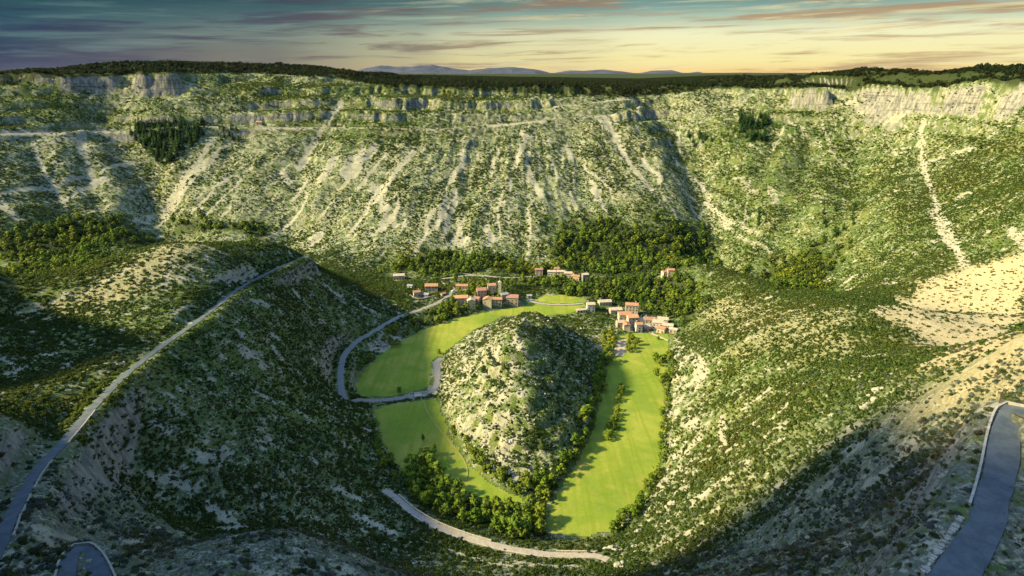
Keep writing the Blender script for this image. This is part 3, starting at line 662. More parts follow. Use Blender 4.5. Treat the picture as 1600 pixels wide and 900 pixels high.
# ------------------------------------------------------------------ house sites (needed before planting)
# base pixel, width, depth, eaves height, turn (deg), style, roof, label
HOUSES = [
 (623, 437, 12.5, 7, 5.0, 6, 'cream', 'pale', 'long cream stone farmhouse highest above the hamlet road'),
 (641, 450, 5.5, 4.5, 2.6, -8, 'white', 'grey', 'small whitewashed shed with grey roof below the cream farmhouse'),
 (674, 455, 13.5, 8.5, 6.0, 4, 'stone', 'orange', 'big stone house with broad orange roof beside the hamlet road'),
 (651, 463, 7.0, 6.0, 4.6, 20, 'cream', 'red', 'small cream house with reddish roof down the slope beside a grey shed'),
 (665, 464, 7.0, 5.0, 3.0, -25, 'grey', 'grey', 'low grey stone shed below the big orange roofed house'),
 (692, 462, 5.0, 4.0, 2.2, 30, 'stone', 'red', 'tiny red roofed hut on the verge of the hamlet road'),
 (722, 452, 12.5, 6.5, 4.0, 0, 'stone', 'orange', 'long low orange roofed house at the head of the hamlet road'),
 (720, 474, 14.0, 8.0, 6.2, 2, 'stone', 'bright', 'wide house with bright orange roof among trees below the hamlet road'),
 (736, 481, 8.5, 8.0, 8.0, 90, 'cream', 'pale', 'tall cream gabled house joined to the bright orange roofed one'),
 (752, 466, 9.5, 9.0, 9.0, 12, 'stone', 'red', 'tall red roofed stone house in the middle of the hamlet'),
 (768, 457, 8.5, 7.0, 8.0, 2, 'cream', 'orange', 'narrow orange roofed house at the back of the hamlet'),
 (762, 479, 7.5, 9.0, 7.4, 90, 'cream', 'bright', 'gable fronted cream house with bright orange roof at the meadow edge'),
 (776, 476, 11.0, 7.0, 6.0, 5, 'stone', 'orange', 'orange roofed house with a row of dark windows at the meadow edge'),
 (801, 475, 12.0, 9.5, 7.2, -12, 'stone', 'red', 'broad red roofed house standing alone at the end of the hamlet'),
 (827, 466, 5.0, 4.0, 3.0, 10, 'white', 'grey', 'tiny white hut at the start of the lane'),
 (842, 430, 9.0, 6.0, 7.0, 2, 'cream', 'red', 'square cream house at the end of the terrace row'),
 (862, 431, 9.5, 6.0, 5.2, -2, 'white', 'pale', 'white house with two dark windows in the terrace row'),
 (876, 432, 9.0, 6.0, 6.0, -6, 'cream', 'pale', 'cream house in the middle of the terrace row'),
 (888, 434, 9.0, 6.5, 5.6, -10, 'cream', 'pale', 'pale flat looking house on the stepped part of the terrace row'),
 (900, 438, 9.0, 6.5, 5.0, -16, 'cream', 'orange', 'low cream house on the lower step of the terrace row'),
 (914, 440, 6.5, 6.5, 8.5, 10, 'grey', 'pale', 'dark narrow tower house ending the terrace row'),
 (923, 487, 8.0, 7.0, 8.0, 8, 'white', 'pale', 'square white house where the lane meets the rocky hill'),
 (908, 488, 9.5, 4.5, 2.6, 4, 'cream', 'pale', 'low cream barn against the square white house'),
 (945, 477, 13.0, 7.5, 4.0, 10, 'cream', 'pale', 'long pale roofed house behind the square white house'),
 (962, 491, 12.0, 7.5, 5.0, 6, 'cream', 'pale', 'low cream wing on the hill end of the village'),
 (987, 494, 12.5, 8.5, 12.0, 0, 'cream', 'orange', 'tallest orange roofed house at the top of the village'),
 (976, 503, 12.0, 9.0, 8.0, 3, 'cream', 'orange', 'orange roofed house stepped below the tallest one'),
 (988, 509, 10.0, 9.0, 9.0, 0, 'cream', 'bright', 'bright orange roofed house in front of the tallest one'),
 (979, 516, 8.0, 6.0, 5.6, 90, 'cream', 'orange', 'gabled cream house at the foot of the village stack'),
 (998, 519, 6.0, 6.0, 8.0, 0, 'white', 'orange', 'slim white tower like house facing the meadow'),
 (1004, 508, 9.0, 8.0, 5.0, 12, 'cream', 'pale', 'pale roofed house behind the slim white tower'),
 (1016, 509, 11.0, 8.0, 6.5, -6, 'cream', 'red', 'cream house with a red roof patch beside the slim tower'),
 (1028, 514, 10.0, 8.0, 6.8, -14, 'white', 'pale', 'white house with many dark windows facing the meadow'),
 (1036, 507, 10.0, 7.0, 5.4, -10, 'cream', 'pale', 'cream house with pale roof on the wood end of the village'),
 (1044, 515, 9.5, 6.5, 4.2, -20, 'cream', 'pale', 'low pale house lowest at the wood end of the village'),
 (1039, 434, 6.5, 6.0, 7.0, 10, 'cream', 'red', 'narrow cream house with reddish roof alone in the wood'),
 (1048, 432, 7.0, 6.0, 7.6, -8, 'cream', 'orange', 'taller cream house beside the narrow one alone in the wood'),
 (1010, 517, 7.0, 6.0, 4.5, 18, 'stone', 'pale', 'small stone house wedged behind the slim white tower'),
 (1034, 520, 7.5, 6.0, 4.6, -28, 'cream', 'orange', 'little orange roofed cottage in front of the white many windowed house'),
 (969, 511, 7.0, 6.0, 5.0, 15, 'stone', 'pale', 'small stone barn at the hill side foot of the village stack'),
 (1053, 520, 7.0, 5.0, 3.4, -35, 'stone', 'pale', 'lowest stone outbuilding past the wood end of the village'),
 (745, 474, 6.5, 6.0, 5.5, -18, 'stone', 'red', 'small stone house squeezed between the two tall hamlet houses'),
 (788, 467, 7.0, 6.0, 5.0, 22, 'grey', 'grey', 'grey barn between the bell tower and the lone red roofed house'),
 (870, 429, 6.0, 5.0, 7.5, 8, 'stone', 'red', 'narrow taller stone house rising inside the terrace row'),
 (405, 195, 9.0, 6.0, 4.0, 0, 'stone', 'orange', 'lone orange house beside the road on the far canyon wall'),
]
HPOS = hit([h[0] for h in HOUSES], [h[1] for h in HOUSES])[0]

# grid of distance to roads, used to keep plants off them
CLEAR = np.full(GX.shape, 1e3)
for P, wd in ROADS.values():
    m = (GX > P[:, 0].min() - 15) & (GX < P[:, 0].max() + 15) & (GY > P[:, 1].min() - 15) & (GY < P[:, 1].max() + 15)
    d, _ = seg_dist(GX[m], GY[m], P[::2]); CLEAR[m] = np.minimum(CLEAR[m], d - wd / 2)
def samp(A, x, y):
    i = np.clip(np.searchsorted(gx, x) - 1, 0, len(gx) - 2); j = np.clip(np.searchsorted(gy, y) - 1, 0, len(gy) - 2)
    i = i + (x - gx[i] > gx[i + 1] - x); j = j + (y - gy[j] > gy[j + 1] - y)
    return A[j, i]
def house_free(x, y, pad=1.0):
    ok = np.ones(x.shape, bool)
    for p, h in zip(HPOS, HOUSES): ok &= np.hypot(x - p[0], y - p[1]) > 0.5 * max(h[2], h[3]) + pad
    return ok
def in_view(x, y, z, mx=110, my=110):
    u, v, t = project(x, y, z); return (u > -mx) & (u < 1600 + mx) & (v > -my) & (v < 900 + my) & (t > 20)
def visible(x, y, z, lift=2.0):
    """line of sight from the camera over the relief"""
    ok = np.ones(x.shape, bool)
    for s in np.linspace(0.25, 0.985, 70):
        ok &= CAMH + (z + lift - CAMH) * s > hz(x * s, y * s) - 0.5
    return ok

# ------------------------------------------------------------------ plant meshes
def sprays(centres, normals, sizes, r):
    """one bent rhombus of leaves per centre"""
    V = []; Fc = []
    for c, n, s in zip(centres, normals, sizes):
        n = n / (np.linalg.norm(n) + 1e-9); a = np.cross(n, r.normal(size=3)); a /= np.linalg.norm(a) + 1e-9; b = np.cross(n, a); k = len(V)
        asp = r.uniform(0.55, 0.9)
        V += [c + a * s, c + b * s * asp + n * s * 0.18, c - a * s * 0.9, c - b * s * asp + n * s * 0.18]; Fc.append((k, k + 1, k + 2, k + 3))
    return V, Fc
def leaf_obj(name, V, Fc, mats, nrm, link=False):
    """foliage mesh whose shading follows the outward side of each clump"""
    o = mesh_obj(name, V, Fc, mats, link=link, smooth=True)
    nv = np.repeat(np.asarray(nrm, float), 4, 0); nv /= np.linalg.norm(nv, axis=1)[:, None] + 1e-9
    o.data.normals_split_custom_set_from_vertices(nv.tolist()); return o
def clumps(r, n_clump, per, shape, size, jit, droop=0.0):
    cs = []; ns = []; sz = []; sn = []
    for _ in range(n_clump):
        c, rad = shape(r)
        for _ in range(per):
            d = r.normal(size=3); d /= np.linalg.norm(d); d[2] = abs(d[2]) * 0.8 + d[2] * 0.2
            cs.append(c + d * rad * r.uniform(0.6, 1.05)); ns.append(d + r.normal(size=3) * jit); sz.append(size * r.uniform(0.6, 1.3)); g = c - np.array([0, 0, 0.35]); sn.append(d * 0.9 + g / (np.linalg.norm(g) + 0.2) * 0.7 + r.normal(size=3) * 0.22)
    return (*sprays(cs, ns, sz, r), sn)
def shrub_shape(r):
    a = r.uniform(0, 6.283); q = math.sqrt(r.uniform(0, 1)) * 0.72; h = r.uniform(0.15, 0.72) * (1.05 - q * 0.7)
    return np.array([q * math.cos(a), q * math.sin(a), h]), r.uniform(0.2, 0.36)
def make_far_shrub(i):
    r = np.random.default_rng(100 + i); V, Fc, sn = clumps(r, 6, 9, shrub_shape, 0.26, 0.5)
    return leaf_obj('scrub_bush', V, Fc, M_LEAF_FAR, sn)
def make_near_shrub(i, mat, link=False):
    r = np.random.default_rng(200 + i); V, Fc, sn = clumps(r, 22, 22, shrub_shape, 0.105, 0.6)
    return leaf_obj('shrub', V, Fc, mat, sn)
def tube(path, radii, sides=5):
    V = []; Fc = []
    for k, (p, rd) in enumerate(zip(path, radii)):
        for s in range(sides):
            a = 2 * math.pi * s / sides; V.append((p[0] + rd * math.cos(a), p[1] + rd * math.sin(a), p[2]))
    for k in range(len(path) - 1):
        for s in range(sides): Fc.append((k * sides + s, k * sides + (s + 1) % sides, (k + 1) * sides + (s + 1) % sides, (k + 1) * sides + s))
    return V, Fc
def join(parts):
    V = []; Fc = []
    for v, f in parts:
        o = len(V); V += list(v); Fc += [tuple(i + o for i in q) for q in f]
    return V, Fc
def tree_meshes(i, slim=1.0, mat=None, ncl=20, per=26, size=0.058):
    """unit-height broadleaf: trunk with limbs, crown of leaf clumps"""
    r = np.random.default_rng(300 + i); bend = r.normal(size=2) * 0.03
    tr = [tube([(0, 0, -0.04), (bend[0] * .3, bend[1] * .3, 0.15), (bend[0], bend[1], 0.45), (bend[0] * 1.5, bend[1] * 1.5, 0.75)], [0.028, 0.021, 0.014, 0.004])]
    lobes = []
    for k in range(ncl):
        a = k * 2.4 + r.uniform(-.5, .5); h = 0.22 + 0.70 * ((k + r.uniform(0, 1)) / ncl); q = slim * 0.34 * math.sin(min(1.0, (h - 0.12) / 0.80) * math.pi) ** 0.7 * r.uniform(0.35, 1.05)
        c = np.array([bend[0] + q * math.cos(a), bend[1] + q * math.sin(a), h]); lobes.append((c, r.uniform(0.075, 0.135) * (0.75 + 0.25 * slim)))
        if k % 3 == 0:
            b0 = np.array([bend[0] * .8, bend[1] * .8, max(0.14, h - 0.22)]); tr.append(tube([b0, (b0 + c) / 2 + [0, 0, 0.02], c], [0.011, 0.008, 0.003], 4))
    it = iter(lobes * 2); V, Fc, sn = clumps(r, len(lobes), per, lambda rr: next(it), size, 0.55)
    tv, tf = join(tr)
    return mesh_obj('trunk', tv, tf, M_BARK, link=False).data, leaf_obj('crown', V, Fc, mat or M_LEAF_TREE, sn).data
def conifer_meshes(i):
    r = np.random.default_rng(400 + i); cs = []; ns = []; sz = []
    lv = 15
    for k in range(lv):
        h = 0.12 + 0.86 * k / lv; rad = 0.20 * (1 - h) ** 0.8 + 0.012; n = int(7 + 16 * (1 - h))
        for q in range(n):
            a = r.uniform(0, 6.283); f = r.uniform(0.35, 1.1); cs.append(np.array([rad * f * math.cos(a), rad * f * math.sin(a), h - 0.05 * f + r.uniform(-.02, .02)]))
            ns.append(np.array([0.6 * math.cos(a), 0.6 * math.sin(a), 0.8]) + r.normal(size=3) * 0.3); sz.append(0.055 * (1.2 - 0.6 * h) * r.uniform(0.7, 1.2))
    V, Fc = sprays(cs, ns, sz, r); sn = [np.array([c[0] * 6, c[1] * 6, 0.35]) + r.normal(size=3) * 0.3 for c in cs]; tv, tf = tube([(0, 0, -0.04), (0, 0, 0.4), (0, 0, 0.95)], [0.02, 0.014, 0.003])
    return mesh_obj('trunk', tv, tf, M_BARK, link=False).data, leaf_obj('crown', V, Fc, M_LEAF_PINE, sn).data
def rock_mesh(i, mat=None, sub=2):
    r = np.random.default_rng(500 + i); bm = bmesh.new(); bmesh.ops.create_icosphere(bm, subdivisions=sub, radius=1.0)
    pl = [(r.normal(size=3), r.uniform(0.45, 0.85)) for _ in range(9)]
    for v in bm.verts:
        p = np.array(v.co)
        for n, d in pl:
            n = n / np.linalg.norm(n); e = p @ n - d
            if e > 0: p = p - n * e * 0.92
        p += 0.05 * r.normal(size=3); p[2] *= 0.8; v.co = p
    me = bpy.data.meshes.new('rock'); bm.to_mesh(me); bm.free(); me.materials.append(mat or M_ROCK); return me

# ------------------------------------------------------------------ scattering
def scatter_group():
    ng = bpy.data.node_groups.new('scatter', 'GeometryNodeTree'); ng.interface.new_socket('Geometry', in_out='INPUT', socket_type='NodeSocketGeometry')
    ng.interface.new_socket('Protos', in_out='INPUT', socket_type='NodeSocketCollection'); ng.interface.new_socket('Geometry', in_out='OUTPUT', socket_type='NodeSocketGeometry')
    n = ng.nodes; L = ng.links; gi = n.new('NodeGroupInput'); go = n.new('NodeGroupOutput'); ci = n.new('GeometryNodeCollectionInfo')
    ci.inputs['Separate Children'].default_value = True; ci.inputs['Reset Children'].default_value = True
    ip = n.new('GeometryNodeInstanceOnPoints'); ip.inputs['Pick Instance'].default_value = True
    def at(nm, ty):
        a = n.new('GeometryNodeInputNamedAttribute'); a.data_type = ty; a.inputs['Name'].default_value = nm; return a.outputs['Attribute']
    e2r = n.new('FunctionNodeEulerToRotation')
    L.new(gi.outputs[0], ip.inputs['Points']); L.new(gi.outputs[1], ci.inputs['Collection']); L.new(ci.outputs[0], ip.inputs['Instance'])
    L.new(at('pick', 'INT'), ip.inputs['Instance Index']); L.new(at('turn', 'FLOAT_VECTOR'), e2r.inputs[0]); L.new(e2r.outputs[0], ip.inputs['Rotation']); L.new(at('size', 'FLOAT_VECTOR'), ip.inputs['Scale'])
    L.new(ip.outputs[0], go.inputs[0]); return ng
SCATTER = scatter_group()
def stuff(name, label, pts, size, protos, tilt=0.12):
    """one uncountable mass of plants or stones"""
    n = len(pts)
    if n == 0: return
    col = bpy.data.collections.new(name + '_kinds')
    for p in protos: col.objects.link(p)
    me = bpy.data.meshes.new(name); me.from_pydata(np.asarray(pts, float).tolist(), [], [])
    sz = np.asarray(size, np.float32); sz = np.repeat(sz[:, None], 3, 1) if sz.ndim == 1 else sz
    a = me.attributes.new('size', 'FLOAT_VECTOR', 'POINT'); a.data.foreach_set('vector', np.ascontiguousarray(sz, np.float32).ravel())
    t = np.c_[rng.normal(0, tilt, n), rng.normal(0, tilt, n), rng.uniform(0, 6.283, n)].astype(np.float32)
    a = me.attributes.new('turn', 'FLOAT_VECTOR', 'POINT'); a.data.foreach_set('vector', t.ravel())
    a = me.attributes.new('pick', 'INT', 'POINT'); a.data.foreach_set('value', rng.integers(0, len(protos), n).astype(np.int32))
    o = bpy.data.objects.new(name, me); COL.objects.link(o)
    md = o.modifiers.new('scatter', 'NODES'); md.node_group = SCATTER
    for it in SCATTER.interface.items_tree:
        if it.name == 'Protos': md[it.identifier] = col
    tag(o, label, None, None, 'stuff'); return o
def candidates(x0, x1, y0, y1, dens):
    n = int((x1 - x0) * (y1 - y0) * dens); x = rng.uniform(x0, x1, n); y = rng.uniform(y0, y1, n); z = hz(x, y)
    k = in_view(x, y, z); return x[k], y[k], z[k]

# --- individual trees: polygons / lines in photo pixels, planted on the ground they hit
TREE_KINDS = [tree_meshes(i) for i in range(5)]; SLIM_KINDS = [tree_meshes(10 + i, 0.55) for i in range(2)]; LOW_KINDS = [tree_meshes(20 + i, 1.35, None, 18, 24, 0.075) for i in range(3)]
PINE_KINDS = [conifer_meshes(i) for i in range(3)]
def plant(name, label, group, kinds, p, h, wide=1.0):
    k = kinds[random.randrange(len(kinds))]; e = empty(name, (p[0], p[1], p[2] - 0.1), random.uniform(0, 6.28)); wd = h * wide * random.uniform(0.9, 1.15); e.scale = (wd, wd, h)
    t = bpy.data.objects.new('trunk', k[0]); c = bpy.data.objects.new('crown', k[1])
    for o in (t, c): COL.objects.link(o); o.parent = e
    tag(e, label, 'tree', group); return e
TREES = []           # (x, y, radius) of planted trees
def belt(poly, n, hmin, hmax, kinds, name, label, group, gap=0.30, wide=1.0, tries=40):
    us = [p[0] for p in poly]; vsx = [p[1] for p in poly]; got = 0
    uu = rng.uniform(min(us), max(us), n * tries); vv = rng.uniform(min(vsx), max(vsx), n * tries); k = inpoly(uu, vv, poly); P = hit(uu[k], vv[k])[0]
    cl = samp(CLEAR, P[:, 0], P[:, 1]); ms = samp(MSD, P[:, 0], P[:, 1]); fr = house_free(P[:, 0], P[:, 1], 1.2)
    for p, c, m, f in zip(P, cl, ms, fr):
        if got >= n: break
        h = random.uniform(hmin, hmax); rr = h * gap
        if c < 1.6 or not f: continue
        if any((p[0] - q[0]) ** 2 + (p[1] - q[1]) ** 2 < (rr + q[2]) ** 2 * 0.8 for q in TREES): continue
        TREES.append((p[0], p[1], rr)); q = (h - hmin) / (hmax - hmin); sz = 'tall ' if q > 0.66 else ('short ' if q < 0.33 else ''); lk = [k for k in kinds if k in LOW_KINDS]; sp = bool(lk) and len(lk) < len(kinds) and random.random() < 0.35
        ks = lk if sp else [k for k in kinds if k not in LOW_KINDS] or kinds; lab = sz + ('broad ' if sp else '') + label; plant(name, lab, sz + ('broad ' if sp else '') + group, ks, p, h, wide); got += 1
    return got
cnt = 0
MIX = TREE_KINDS + LOW_KINDS
cnt += belt([(952, 515), (962, 530), (945, 600), (926, 668), (905, 715), (878, 752), (868, 742), (893, 700), (915, 650), (932, 590), (942, 530)], 40, 7, 12, MIX, 'broadleaf_tree', 'green tree in the belt along the shaded foot of the rocky hill', 'trees along the foot of the rocky hill')
cnt += belt([(700, 655), (712, 690), (745, 732), (790, 765), (812, 776), (820, 768), (790, 750), (745, 715), (712, 672)], 18, 4, 7, LOW_KINDS, 'broadleaf_tree', 'low bushy tree along the sunlit foot of the rocky hill', 'bushy trees at the sunlit foot of the hill')
cnt += belt([(640, 752), (668, 750), (700, 768), (738, 780), (790, 796), (830, 790), (852, 800), (846, 838), (815, 842), (770, 828), (720, 815), (680, 800), (650, 784)], 52, 7, 12, MIX, 'broadleaf_tree', 'tree in the thick grove between the lower road and the meadows', 'trees in the grove by the lower road')
cnt += belt([(640, 735), (665, 722), (690, 735), (690, 755), (660, 762), (642, 755)], 7, 11, 15, MIX, 'broadleaf_tree', 'tall rounded tree at the corner of the half shaded meadow', 'tall trees at the meadow corner', 0.26)
cnt += belt([(820, 755), (850, 752), (868, 760), (855, 790), (835, 788)], 8, 8, 11, MIX, 'broadleaf_tree', 'tree where the grove meets the tip of the rocky hill', 'trees at the tip of the hill')
cnt += belt([(971, 602), (978, 602), (956, 690), (946, 694)], 20, 4.5, 6.5, MIX, 'broadleaf_tree', 'small tree in the single row crossing the long sunlit meadow', 'row of small trees in the meadow', 0.13)
cnt += belt([(978, 528), (1000, 530), (990, 556), (974, 556)], 7, 6, 9, MIX, 'broadleaf_tree', 'tree in the clump below the village on the meadow', 'clump of trees below the village')
cnt += belt([(1022, 565), (1050, 560), (1052, 600), (1040, 606), (1020, 592)], 11, 7, 11, MIX, 'broadleaf_tree', 'rounded tree in the meadow edge clump below the village', 'clump at the meadow edge', 0.26)
cnt += belt([(1036, 600), (1046, 600), (1044, 700), (1034, 730), (1030, 720)], 20, 3.5, 6, LOW_KINDS, 'broadleaf_tree', 'low bush like tree on the margin of the long meadow under pale rocks', 'low trees on the meadow margin')
cnt += belt([(1008, 752), (1026, 745), (1020, 775), (990, 812), (962, 838), (955, 830), (985, 800)], 17, 5, 9, MIX, 'broadleaf_tree', 'tree in the corner thicket at the lower end of the long meadow', 'thicket at the lower meadow end')
cnt += belt([(560, 588), (580, 566), (620, 540), (665, 515), (720, 495), (740, 478), (705, 474), (660, 490), (620, 506), (596, 530), (600, 548), (560, 575)], 32, 6, 10, MIX, 'broadleaf_tree', 'dark tree in the strip between the hamlet road and the curved meadow', 'trees below the hamlet road')
cnt += belt([(690, 490), (740, 484), (800, 484), (818, 478), (815, 470), (790, 455), (760, 445), (735, 445), (700, 470)], 30, 6, 9, MIX, 'broadleaf_tree', 'garden tree standing among the hamlet houses', 'trees among the hamlet houses')
cnt += belt([(690, 440), (830, 440), (930, 446), (945, 462), (920, 462), (850, 456), (800, 452), (700, 445)], 20, 6, 11, MIX, 'broadleaf_tree', 'tree in the wood under the terrace row of houses', 'trees under the terrace row')
cnt += belt([(940, 470), (960, 440), (1035, 436), (1080, 446), (1082, 500), (1062, 510), (1050, 492), (1010, 488), (1005, 478), (965, 472)], 24, 6, 11, MIX, 'broadleaf_tree', 'tree in the bright wood behind the village', 'trees behind the village')
cnt += belt([(582, 650), (600, 700), (628, 745), (640, 760), (625, 765), (600, 735), (578, 690)], 14, 4, 7, LOW_KINDS, 'broadleaf_tree', 'dark low tree along the shaded edge of the half shaded meadow', 'low trees on the shaded meadow edge')
for px, h, lb in (((624, 614), 5.5, 'round dark tree beside the road just before the bridge'), ((686, 553), 5, 'single dark tree at the bend where the meadow track meets the hill'), ((661, 690), 6, 'lone slim tree casting a shadow on the half shaded meadow'),
                  ((678, 712), 9, 'lone spire shaped tree on the sunlit part of the half shaded meadow'), ((1028, 531), 4, 'lone round tree on the grass below the white village house'), ((967, 670), 2.2, 'solitary small bush beside the tree row in the long meadow')):
    p = hitp([px])[0]; plant('broadleaf_tree', lb, None, SLIM_KINDS if h in (6, 9) else LOW_KINDS, p, h); TREES.append((p[0], p[1], 1.5)); cnt += 1
print('broadleaf', cnt)
cp = 0
cp += belt([(200, 205), (225, 192), (318, 192), (318, 215), (290, 240), (258, 262), (235, 245), (215, 225)], 90, 11, 18, PINE_KINDS, 'conifer', 'dark green conifer in the large stand on the far canyon wall above the ravine', 'conifers on the far wall above the ravine', 0.105, 1.25)
cp += belt([(335, 205), (375, 200), (375, 222), (340, 222)], 10, 9, 13, PINE_KINDS, 'conifer', 'conifer in the small stand beside the far wall road', 'conifers beside the far road', 0.16)
cp += belt([(1152, 180), (1200, 180), (1198, 220), (1160, 222)], 34, 12, 18, PINE_KINDS, 'conifer', 'dark conifer in the stand under the tall rim cliffs', 'conifers under the tall rim cliffs', 0.11, 1.25)
cp += belt([(1066, 208), (1112, 212), (1112, 232), (1080, 232)], 10, 10, 16, PINE_KINDS, 'conifer', 'conifer at the head of the deep shaded gully', 'conifers in the deep gully head', 0.16)
cp += belt([(1280, 328), (1340, 318), (1335, 366), (1290, 372)], 12, 9, 14, PINE_KINDS, 'conifer', 'bluish conifer in the small group on the canyon wall beyond the dry slope', 'conifers on the wall beyond the dry slope', 0.18)
cp += belt([(1160, 335), (1200, 330), (1200, 352), (1168, 352)], 7, 9, 12, PINE_KINDS, 'conifer', 'conifer beside the pale chute beyond the dry slope', 'conifers beside the pale chute', 0.18)
cp += belt([(70, 350), (110, 340), (125, 375), (90, 385), (60, 372)], 14, 9, 14, PINE_KINDS + TREE_KINDS, 'conifer', 'tall dark tree in the ravine behind the road spur', 'trees in the ravine', 0.18)
print('conifers', cp)

# --- uncountable scrub
def scrub_field():
    protos = [make_far_shrub(i) for i in range(6)]
    for nm, lb, rect, dens, (r0, r1), wallside in (('wall_scrub', 'green scrub dotting the far canyon walls', (-900, 900, 600, 1130), 0.36, (0.7, 2.5), True),
                                                 ('slope_scrub', 'green scrub on the inner slopes and rocky hill', (-560, 560, 180, 780), 0.52, (0.75, 2.2), False)):
        x, y, z = candidates(*rect, dens)
        wl = samp(wall, x, y); k = (wl > 0.5) if wallside else (wl <= 0.5)
        bare, wood, dry, sl = samp(BARE, x, y), samp(WOOD, x, y), samp(DRY, x, y), samp(SLOPE, x, y)
        nz = 1.25 * fbm(x / 24, y / 24, 4) + 0.8 * fbm(x / 110 + 2, y / 110, 2)
        pr = np.clip((0.50 if wallside else 0.62) + 0.6 * nz + 0.28 * samp(LUSH, x, y), 0.08, 1) * (1 - (0.93 if wallside else 0.78) * bare) * (1 - 0.88 * dry) * (1 - (0.6 if wallside else 0.25) * ss(sl, 1.1, 1.9))
        k &= (rng.uniform(0, 1, len(x)) < pr) & (samp(CLEAR, x, y) > 1.0) & (samp(MSD, x, y) > 2.0) & house_free(x, y, 0.5) & (z < 240) & (rng.uniform(0, 1, len(x)) > 0.8 * wood)
        k &= (np.hypot(x, y) > 170)
        x, y, z, nz = x[k], y[k], z[k], nz[k]; k = visible(x, y, z, 4.0); x, y, z, nz = x[k], y[k], z[k], nz[k]
        r = (r0 + (r1 - r0) * rng.beta(1.3, 3.0, len(x))) * (1 + 0.35 * np.clip(nz, -0.5, 1)); s = np.c_[r, r * rng.uniform(0.8, 1.2, len(r)), r * rng.uniform(0.75, 1.35, len(r))]
        print(nm, len(x)); stuff(nm, lb, np.c_[x, y, z - 0.15 * r], s, protos if wallside else [p.copy() for p in protos])
scrub_field()
def woods():
    protos = []
    for i in range(4):
        t, c = tree_meshes(40 + i, 1.3, M_LEAF_FAR if i % 2 else M_LEAF_TREE, 13, 14, 0.10); protos.append(bpy.data.objects.new('wood_tree', c))
    x, y, z = candidates(-900, 900, 440, 1130, 0.06); k = (ss(samp(WOOD, x, y), 0.15, 0.85) * np.clip(0.75 + 0.9 * fbm(x / 35, y / 35, 3), 0.1, 1) > rng.uniform(0, 1, len(x))) & (z < 150) & house_free(x, y, 2) & (samp(CLEAR, x, y) > 1.5); x, y, z = x[k], y[k], z[k]
    h = 3.0 + 7.5 * rng.beta(1.6, 2.2, len(x)); print('wood', len(x)); stuff('canyon_wood', 'dense green wood along the foot of the far wall', np.c_[x, y, z - 0.8], np.c_[h * 1.1, h * 1.1, h], protos, 0.05)
    dk = []
    for i in range(4):
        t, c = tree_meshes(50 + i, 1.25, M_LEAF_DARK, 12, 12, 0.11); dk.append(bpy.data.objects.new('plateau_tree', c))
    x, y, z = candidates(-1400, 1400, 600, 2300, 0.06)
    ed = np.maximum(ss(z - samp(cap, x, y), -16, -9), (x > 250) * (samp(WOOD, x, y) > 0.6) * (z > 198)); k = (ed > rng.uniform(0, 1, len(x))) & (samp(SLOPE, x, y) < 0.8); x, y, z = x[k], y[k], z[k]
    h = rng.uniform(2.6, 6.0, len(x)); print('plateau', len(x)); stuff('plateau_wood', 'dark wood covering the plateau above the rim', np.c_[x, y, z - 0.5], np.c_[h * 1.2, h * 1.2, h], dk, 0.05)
woods()
